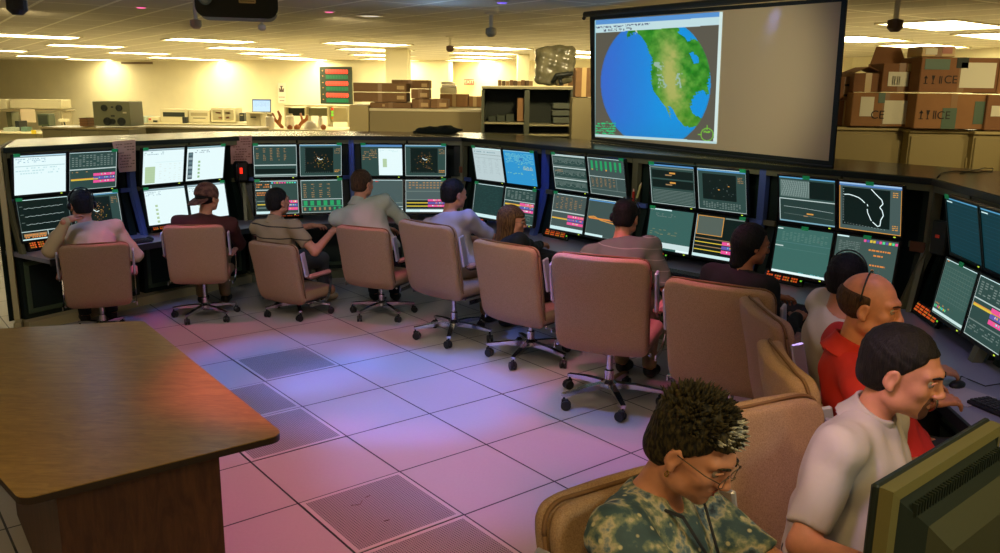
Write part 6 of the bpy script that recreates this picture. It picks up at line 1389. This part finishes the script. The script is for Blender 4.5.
for k in range(3): thing('folder', 488+k*9, 116-k, 496+k*9, 121.8, 12.05, .3, mat('folder_dark', (52, 60, 44), .7), ['left', 'middle', 'right'][k]+' dark folder pile in the left bay of the bookcase', 'folder', 'dark folders in the bookcase', part='sheets')
bkc = [mat('spine_a', (120, 88, 52), .7), mat('spine_b', (96, 74, 46), .7), mat('spine_c', (150, 118, 72), .7)]
for k in range(9): thing('book', 498+k*3.9, 80+(k*7 % 3)*.5, 501.6+k*3.9, 85.9, 11.95, .25, bkc[k % 3], 'upright brown book in the row on top of the bookcase', 'book', 'row of books on top of the bookcase', part='cover', bev=.003)
# plastic wrapped chair on the bookcase
P = aty(555, 86, 12.05); e = empty('wrapped_bundle', P, 0, 'large bundle wrapped in clear plastic on top of the bookcase', 'bundle'); wrap = mat('plastic_wrap', (136, 132, 104), .25, bump=.8, bscale=9, rgb2=(96, 94, 70), nscale=7)
def wf(Pq):
    d = d_box(Pq, (-.02, 0, .27), (.27, .18, .26), .1); d = smin(d, d_box(Pq, (.1, 0, .38), (.17, .16, .16), .07), .05); d = smax(d, -d_ell(Pq, (-.02, -.25, .1), (.14, .1, .14)), .03); return d+.014*np.sin(Pq[:, 0]*24+Pq[:, 2]*19)*np.sin(Pq[:, 2]*28-Pq[:, 0]*11)
np_obj('plastic_cover', [sdf_mesh(wf, (-.4, -.3, -.05), (.4, .3, .65), .018)], wrap, e); m = MB(); m.tube([(-.05, -.2, .05), (.0, -.24, .14), (.2, -.25, .17), (.27, -.22, .15)], [.03, .035, .03, .02], 8); m.tube([(.05, -.22, .12), (.07, -.25, .02)], .025, 8); m.build('strap', dkm, e, smooth=True)
carton(557.5, 76, 574.5, 86, 11.92, .3, 'low brown box under the plastic wrapped bundle', mm=cardd)
# dark jacket lying on the console top
P = atz(437, 133.4, ZT); e = empty('dark_jacket', P, 0, 'dark crumpled jacket lying on the top slab behind the fourth bay', 'jacket')
def jf(Pq): d = d_ell(Pq, (-.05, .1, .02), (.22, .12, .055)); d = smin(d, d_ell(Pq, (.12, .08, .03), (.1, .1, .06)), .05); d = smin(d, d_cap(Pq, (.15, .05, .02), (.29, .02, .045), .025, .018), .04); d = smin(d, d_cap(Pq, (-.15, .05, .01), (-.27, .02, .012), .02, .012), .03); return smax(d+.006*np.sin(Pq[:, 0]*50)*np.sin(Pq[:, 1]*40), -Pq[:, 2]+.001, .004)
np_obj('cloth', [sdf_mesh(jf, (-.35, -.1, -.02), (.35, .3, .12), .011)], mat('jacket_cloth', (34, 42, 28), .85), e)
# ================================================================ RIGHT CABINETS AND CARTONS
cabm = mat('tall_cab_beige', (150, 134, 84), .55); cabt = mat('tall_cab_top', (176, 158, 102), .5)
cabs = [(833, 910.5, 8.25), (911, 975, 8.1), (975.5, 1012, 8.0), (1012.5, 1075, 7.9)]
for i, (x0, x1, Y) in enumerate(cabs):
    a = aty(x0, 126+(x0-833)*.035, Y); b_ = aty(x1, 126+(x1-833)*.035, Y); w = b_.x-a.x; h = (a.z+b_.z)/2; e = empty('storage_cabinet', ((a.x+b_.x)/2, Y+.25, 0), 0, 'beige storage cabinet '+['just right of the projection screen', 'under the large cartons, second from the screen', 'third from the screen at the right edge', 'at the far right edge, mostly out of the picture'][i], 'cabinet', 'beige storage cabinets behind the console')
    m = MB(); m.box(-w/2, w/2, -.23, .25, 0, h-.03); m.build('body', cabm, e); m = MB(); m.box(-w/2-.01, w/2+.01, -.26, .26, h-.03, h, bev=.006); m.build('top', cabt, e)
    m = MB(); m.box(-w/2+.012, w/2-.012, -.25, -.23, .05, h-.06, bev=.005); d_ = m.build('door', cabm, e); m = MB(); m.box(w/2-.06, w/2-.045, -.275, -.25, h-.42, h-.26, bev=.004); m.build('handle', cabt, d_)
def printed(e, s_, items):
    w, d, h = s_
    for kind, u, v, sz in items:
        x = -w/2+u*w; z = h*(1-v); k = sz*h
        if kind == 'CE': text_mesh('CE', k*1.25, FACE(x, -d/2-.004, z), inkd, e, 'ce_mark')
        else:
            m = MB(); M = Matrix.Translation((x, -d/2-.003, z)); B_ = lambda a, b, c, dd: m.box(a*k, b*k, -.001, .001, c*k, dd*k, M)
            if kind == 'up': B_(-.06, .06, -.5, .3); m.prism([(-.25*k, .15*k), (.25*k, .15*k), (0, .5*k)], -.001, .001, M, 'y'); B_(-.25, .25, -.5, -.42)
            if kind == 'glass': m.prism([(-.2*k, .5*k), (.2*k, .5*k), (.08*k, 0), (-.08*k, 0)], -.001, .001, M, 'y'); B_(-.04, .04, -.5, 0); B_(-.16, .16, -.5, -.42)
            if kind == 'bars': B_(-.18, -.06, -.5, .5); B_(.06, .18, -.5, .5)
            if kind == 'scrib': m.tube([(-.4*k, 0, .4*k), (.3*k, 0, -.3*k), (-.2*k, 0, -.3*k), (.4*k, 0, .3*k)], .004, 5)
            m.build('handling_mark', inkd, e)
G2 = 'large printed cartons on the beige cabinets'
def at2(x0, y0, x1, y1, Y, dep, lab, mm, marks=()): return carton(x0, y0, x1, y1, Y, dep, lab, mm, marks, G2)
cA = mat('carton_brown', (150, 106, 62), .85, noise=.1, nscale=6); cB = mat('carton_brown_dark', (132, 90, 54), .85, noise=.1, nscale=6)
at2(839.5, 100.5, 853, 126, 8.35, .4, 'narrow carton just right of the screen, lower one', cB); at2(841, 77, 853, 100, 8.35, .4, 'narrow carton just right of the screen, upper one', cB, ((.3, .8, .3, .4, inkd), (.3, .8, .75, .85, inkd)))
e, s_ = at2(853.5, 92.5, 916.5, 127, 8.2, .4, 'wide carton with a scribbled label and CE mark, lower left of the pile', cA, ((.12, .32, .12, .7, lab_m), (.48, .9, .22, .92, lab_m), (.38, .48, .0, .3, teal_t))); printed(e, s_, (('CE', .39, .66, .28), ('scrib', .22, .4, .4)))
e, s_ = at2(854.5, 73, 882, 92.3, 8.25, .35, 'small open carton on the wide scribbled carton', cB); w, d, h = s_; 
for sx in (-1, 1): m = MB(); m.add([Vector((sx*w/2, -d/2, h)), Vector((sx*w*.02, -d/2+.02, h+.055)), Vector((sx*w*.02, d/2-.02, h+.055)), Vector((sx*w/2, d/2, h)), Vector((sx*w/2, -d/2, h+.006)), Vector((sx*w*.02, -d/2+.02, h+.061)), Vector((sx*w*.02, d/2-.02, h+.061)), Vector((sx*w/2, d/2, h+.006))], [(0, 1, 2, 3), (4, 7, 6, 5), (0, 4, 5, 1), (3, 2, 6, 7), (1, 5, 6, 2), (0, 3, 7, 4)]); m.build('flap', cB, e)
e, s_ = at2(884, 63, 919, 92.3, 8.2, .35, 'open carton with raised flaps and a barcode label, left of the big carton', cB, ((.15, .68, .3, .8, lab_m), (.62, .95, .0, .28, tape))); w, d, h = s_; printed(e, s_, (('bars', .42, .6, .3), ('bars', .3, .6, .3)))
m = MB(); m.add([Vector(p) for p in ((-w/2, d/2-.05, h), (w*.46, d/2-.05, h), (w*.36, d/2+.02, h+.16), (-w*.3, d/2+.02, h+.17), (-w/2, d/2-.044, h), (w*.46, d/2-.044, h), (w*.36, d/2+.026, h+.16), (-w*.3, d/2+.026, h+.17))], [(0, 1, 2, 3), (7, 6, 5, 4), (0, 4, 5, 1), (1, 5, 6, 2), (2, 6, 7, 3), (3, 7, 4, 0)]); m.build('flap', cB, e)
e, s_ = at2(917.5, 93.5, 988, 129.5, 8.02, .42, 'large carton with handling marks and green tape, lower right of the pile', cA, ((.36, .55, .4, 1., teal_t), (.78, .96, .2, .85, teal_t))); printed(e, s_, (('up', .08, .6, .26), ('glass', .17, .6, .26), ('bars', .26, .6, .24), ('CE', .38, .62, .26)))
e, s_ = at2(922.5, 57, 1001, 93.2, 8.0, .42, 'large carton with a white label and CE mark, top of the pile', cB, ((.48, .9, .14, .86, lab_m), (.42, .56, .0, .3, darkg), (.04, .34, .05, .35, teal_t))); printed(e, s_, (('up', .07, .64, .24), ('glass', .16, .64, .24), ('bars', .25, .64, .22), ('CE', .37, .64, .26)))
at2(988.6, 95, 1030, 131, 7.98, .42, 'carton cut by the right edge, lower row', cB, ((.1, .5, .3, .6, lab_m),)); at2(1001.6, 58, 1040, 94.5, 7.98, .42, 'carton cut by the right edge, upper row', cA)
e, s_ = at2(923, 46, 955, 57, 8.08, .3, 'pale taped parcel behind the open carton flaps', tape, ((.1, .45, .2, .8, lab_m), (.6, .9, .1, .7, mat('stamp_rose', (176, 120, 100), .7))))
# loose wire on the console top
P = atz(960, 172, ZT); m = MB(); pts = [atz(x, y, ZT+.006)-P for x, y in ((937, 178), (941, 173), (955, 171), (975, 172.5), (992, 171), (993, 168.5), (984, 168), (975, 170), (960, 173.5))]; m.tube(pts, .004, 6); o = m.build('loose_wire', dkm, None, smooth=True); o.location = P; tag(o, 'thin dark loose wire lying on the console top at the right', 'wire')
P = atz(925, 100, 1.6)
# ================================================================ FRONT MONITOR (seen from behind, bottom right)
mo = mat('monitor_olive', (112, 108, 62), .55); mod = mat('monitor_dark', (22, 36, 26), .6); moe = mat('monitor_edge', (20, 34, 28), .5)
zt = 1.26; A = atz(879, 486, zt); B = atz(1000, 413.5, zt); d = (B-A); d.z = 0; d.normalize(); nb = Vector((d.y, -d.x, 0))     # towards the camera: the back side
Wd, Hd = .62, .50; yaw = math.atan2(d.y, d.x)
e = empty('desktop_monitor', (A.x, A.y, zt-Hd), yaw, 'large olive monitor seen from behind in the bottom right corner', 'monitor')
def ring(mb, x0, x1, z0, z1, y, X0, X1, Z0, Z1, Y):
    v = [(x0, y, z0), (x1, y, z0), (x1, y, z1), (x0, y, z1), (X0, Y, Z0), (X1, Y, Z0), (X1, Y, Z1), (X0, Y, Z1)]; mb.add(v, [(0, 1, 5, 4), (1, 2, 6, 5), (2, 3, 7, 6), (3, 0, 4, 7)])
m = MB(); m.box(0, Wd, -.0, .02, 0, Hd, bev=.006); m.build('bezel', moe, e)
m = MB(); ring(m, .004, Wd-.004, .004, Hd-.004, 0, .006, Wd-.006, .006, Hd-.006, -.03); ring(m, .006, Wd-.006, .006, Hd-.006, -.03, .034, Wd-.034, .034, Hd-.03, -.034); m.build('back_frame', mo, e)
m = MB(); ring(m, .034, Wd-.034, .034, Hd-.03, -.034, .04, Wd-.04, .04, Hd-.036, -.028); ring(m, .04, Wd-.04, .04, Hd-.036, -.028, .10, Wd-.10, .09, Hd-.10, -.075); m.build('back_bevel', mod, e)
m = MB()
for k in range(34): x = .07+k*.0145; m.box(x, x+.006, -.058, -.045, Hd-.075, Hd-.045, Matrix.Identity(4))
m.build('vent_ribs', mod, e)
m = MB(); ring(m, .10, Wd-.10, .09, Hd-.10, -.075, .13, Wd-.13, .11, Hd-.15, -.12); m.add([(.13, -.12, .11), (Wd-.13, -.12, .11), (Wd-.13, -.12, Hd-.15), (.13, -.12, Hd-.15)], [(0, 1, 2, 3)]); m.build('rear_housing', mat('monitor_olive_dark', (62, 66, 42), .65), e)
m = MB(); m.box(Wd/2-.05, Wd/2+.05, -.06, -.02, -.06, .12, bev=.01); m.build('neck', moe, e); m = MB(); m.box(Wd/2-.14, Wd/2+.14, -.14, .08, -.075, -.06, bev=.005); m.build('foot', moe, e)
S = Screen(Wd-.06, Hd-.06); S.R(0, 0, 1, 1, 'bg'); S.text(.1, .1, .9, .9, 12, 'dim', .7); S.m.build('screen', scr, e, M=Matrix.Translation((Wd/2, .0225, Hd/2)) @ Matrix.Rotation(PI, 4, 'Z'))
c = A+d*(Wd/2)+nb*.05; e = empty('equipment_stand', (c.x, c.y, 0), yaw, 'dark stand under the olive monitor in the bottom right corner', 'stand')
m = MB(); m.box(-.2, .2, -.14, .12, zt-Hd-.105, zt-Hd-.076, bev=.004); m.build('shelf', moe, e); m = MB(); m.box(-.16, .16, -.1, .08, 0, zt-Hd-.105, bev=.01); m.build('column', moe, e)
# keyboards, mice, cables on the desk
def dk(x, y): return atz(x, y, ZD+.001)
k1 = keyboard(dk(1017, 418), math.radians(-70), 'black keyboard on the desk by the bald man\'s hand')
mouse(dk(957, 387), math.radians(-60), 'dark mouse with a looping cable on the right desk', [dk(957, 387)+Vector((0, 0, .01)), dk(961, 378)+Vector((0, 0, .01)), dk(968, 381)+Vector((0, 0, .01)), dk(985, 388)+Vector((0, 0, .01)), dk(1010, 384)+Vector((0, 0, .01))])
P = dk(962, 396); e = empty('mouse_pad', P, math.radians(-60), 'pale sheet under the mouse on the right desk', 'pad'); m = MB(); m.box(-.1, .1, -.12, .12, 0, .003, bev=.001); m.build('sheet', mat('pad_white', (190, 184, 190), .7), e)
mouse(dk(150, 240), math.radians(50), 'small dark mouse on the desk between the two left bays', None)
keyboard(dk(127, 244)+Vector((0, 0, 0)), math.radians(50), 'dark keyboard on the desk right of the man in beige')
keyboard(dk(70, 247), math.radians(48), 'dark keyboard on the far left desk in front of the man in beige')
keyboard(dk(680, 275), math.radians(-45), 'dark keyboard on the desk right of the striped shirt man')
# ================================================================ LIGHT
def spot(name, px, z0, col, power, ang, blend=.6, size=.06):
    P = atz(px[0], px[1], 0); l = bpy.data.lights.new(name, 'SPOT'); l.color = col; l.energy = power; l.spot_size = math.radians(ang); l.spot_blend = blend; l.shadow_soft_size = size
    o = bpy.data.objects.new(name, l); COL.objects.link(o); o.location = (P.x+z0[0], P.y+z0[1], CEIL-.05)
    d = (P-o.location).normalized(); o.rotation_euler = d.to_track_quat('-Z', 'Y').to_euler(); return o
PK = (1., .12, .42); BL = (.12, .22, 1.); WH = (1., .74, .42)
spot('pink_downlight', (170, 336), (0, 0), PK, 94, 40)
spot('pink_downlight', (318, 396), (0, 0), PK, 54, 30)
spot('pink_downlight', (360, 330), (0, 0), PK, 68, 35)
spot('pink_downlight', (330, 500), (0, 0), PK, 176, 50)
spot('pink_downlight', (560, 400), (0, 0), PK, 81, 50)
spot('pink_downlight', (640, 430), (0, 0), PK, 81, 45)
spot('blue_downlight', (285, 362), (0, 0), BL, 230, 36)
spot('blue_downlight', (450, 350), (0, 0), BL, 148, 40)
spot('blue_downlight', (400, 390), (0, 0), BL, 351, 44)
spot('blue_downlight', (500, 440), (0, 0), BL, 176, 50)
spot('blue_downlight', (250, 390), (0, 0), BL, 81, 50)
for x, y, e in ((330, 400, 45), (500, 420, 45)): spot('warm_downlight', (x, y), (0, 0), (1, .8, .6), e, 110, 1., .15)
def area(name, loc, col, power, sx, sy):
    l = bpy.data.lights.new(name, 'AREA'); l.shape = 'RECTANGLE'; l.size = sx; l.size_y = sy; l.color = col; l.energy = power; o = bpy.data.objects.new(name, l); COL.objects.link(o); o.location = loc
area('room_fill', (-1.0, -.8, CEIL-.03), WH, 26, 1.2, .6)  # unseen area lights added to warm and brighten the near room
area('room_fill', (2.2, .4, CEIL-.03), (1, .72, .3), 34, 1.2, .6)
area('room_fill', (-2.5, 1.5, CEIL-.03), WH, 20, 1.2, .6)
def aimed_spot(name, x, y, col, power, ang, tx, ty, tz=0.8, size=.12):  # spot below the ceiling aimed at a point; no fixture is modelled
    l = bpy.data.lights.new(name, 'SPOT'); l.color = col; l.energy = power; l.spot_size = math.radians(ang); l.spot_blend = .8; l.shadow_soft_size = size
    o = bpy.data.objects.new(name, l); COL.objects.link(o); o.location = (x, y, CEIL-.12); o.rotation_euler = (Vector((tx, ty, tz))-o.location).to_track_quat('-Z', 'Y').to_euler()
for x, y, tx, ty, e in ((-5.5, 9.6, -6, 12.5, 120), (-2, 10.2, -1.8, 12.7, 160), (.6, 10.2, .6, 12.2, 130), (4.2, 6.2, 4.3, 8.2, 75), (5.4, 6.0, 5.6, 8.0, 60), (-9, 13, -9, 17, 150)): aimed_spot('warm_fill', x, y, (1, .8, .45), e, 105, tx, ty, 1.2)  # unseen fill spots added to brighten the boxes and cabinets behind the console
for (px, py), e in (((125, 240), 75), ((351, 200), 60), ((548, 220), 75), ((765, 240), 75), ((300, 240), 25)): P = atz(px, py, .75); aimed_spot('blue_can', P.x*.86, P.y*.86, (.12, .22, 1), e, 34, P.x, P.y, .85)
P = Vector(P11[2]['S'](.8)+P11[2]['O']); aimed_spot('lilac_can', P.x-1.0, P.y-.9, (.72, .42, 1.), 80, 26, P.x, P.y, P.z)
aimed_spot('screen_fill', .6, 4.6, (1, .9, .6), 100, 48, 2.05, 7.4, 2.0)  # unseen spot added to lift the blank half of the screen fabric
aimed_spot('yellow_spot', .2, .9, (1, .68, .22), 34, 70, .45, 2.2, 1.)
aimed_spot('yellow_spot', 2.3, 1.9, (1, .66, .22), 36, 60, 1.2, 2.5, 1.1)
aimed_spot('teal_fill', 1.9, .7, (.2, .7, 1), 22, 60, .7, 1.8, 1.1)  # added spot standing in for monitor glow on the floral shirt
for x, y, tx, ty, e in ((-3.2, 4.2, -3.4, 7.2, 60), (-1.6, 4.6, -1.7, 7.8, 70), (-.6, 4.2, -.2, 7.0, 55), (-.3, 3.2, .9, 5.8, 45)): aimed_spot('operator_fill', x, y, (1, .86, .74), e, 62, tx, ty, 1.0)  # unseen fill added so the operators and chair backs are not too dark
for x, y in ((-2.2, 6.2), (.6, 6.0), (2.4, 4.8), (-.6, 8.4), (-4, 8)):
    l = bpy.data.lights.new('blue_glow', 'POINT'); l.color = (.25, .5, 1); l.energy = 3.2; l.shadow_soft_size = .05; o = bpy.data.objects.new('blue_glow', l); COL.objects.link(o); o.location = (x, y, CEIL-.35)  # unseen blue points added to tint the near ceiling
aimed_spot('yellow_spot', .0, 1.7, (1, .66, .2), 70, 36, .85, 2.72, 1.0)  # extra unseen spot added to turn the polo man's chair yellow
aimed_spot('lilac_can', 1.6, 3.0, (.6, .42, 1), 30, 60, 2.15, 3.7, .7)
aimed_spot('far_left_fill', -6.2, 7.6, (1, .84, .5), 110, 90, -6.0, 8.4, 0)  # unseen fill added to brighten the floor left of the console
w = bpy.data.worlds.new('world'); SC.world = w; w.use_nodes = True
w.node_tree.nodes['Background'].inputs[0].default_value = (.02, .03, .025, 1); w.node_tree.nodes['Background'].inputs[1].default_value = 1
SC.view_settings.view_transform = 'Standard'; SC.view_settings.look = 'None'; SC.view_settings.gamma = 1; SC.view_settings.exposure = 0
SC.view_settings.use_curve_mapping = False
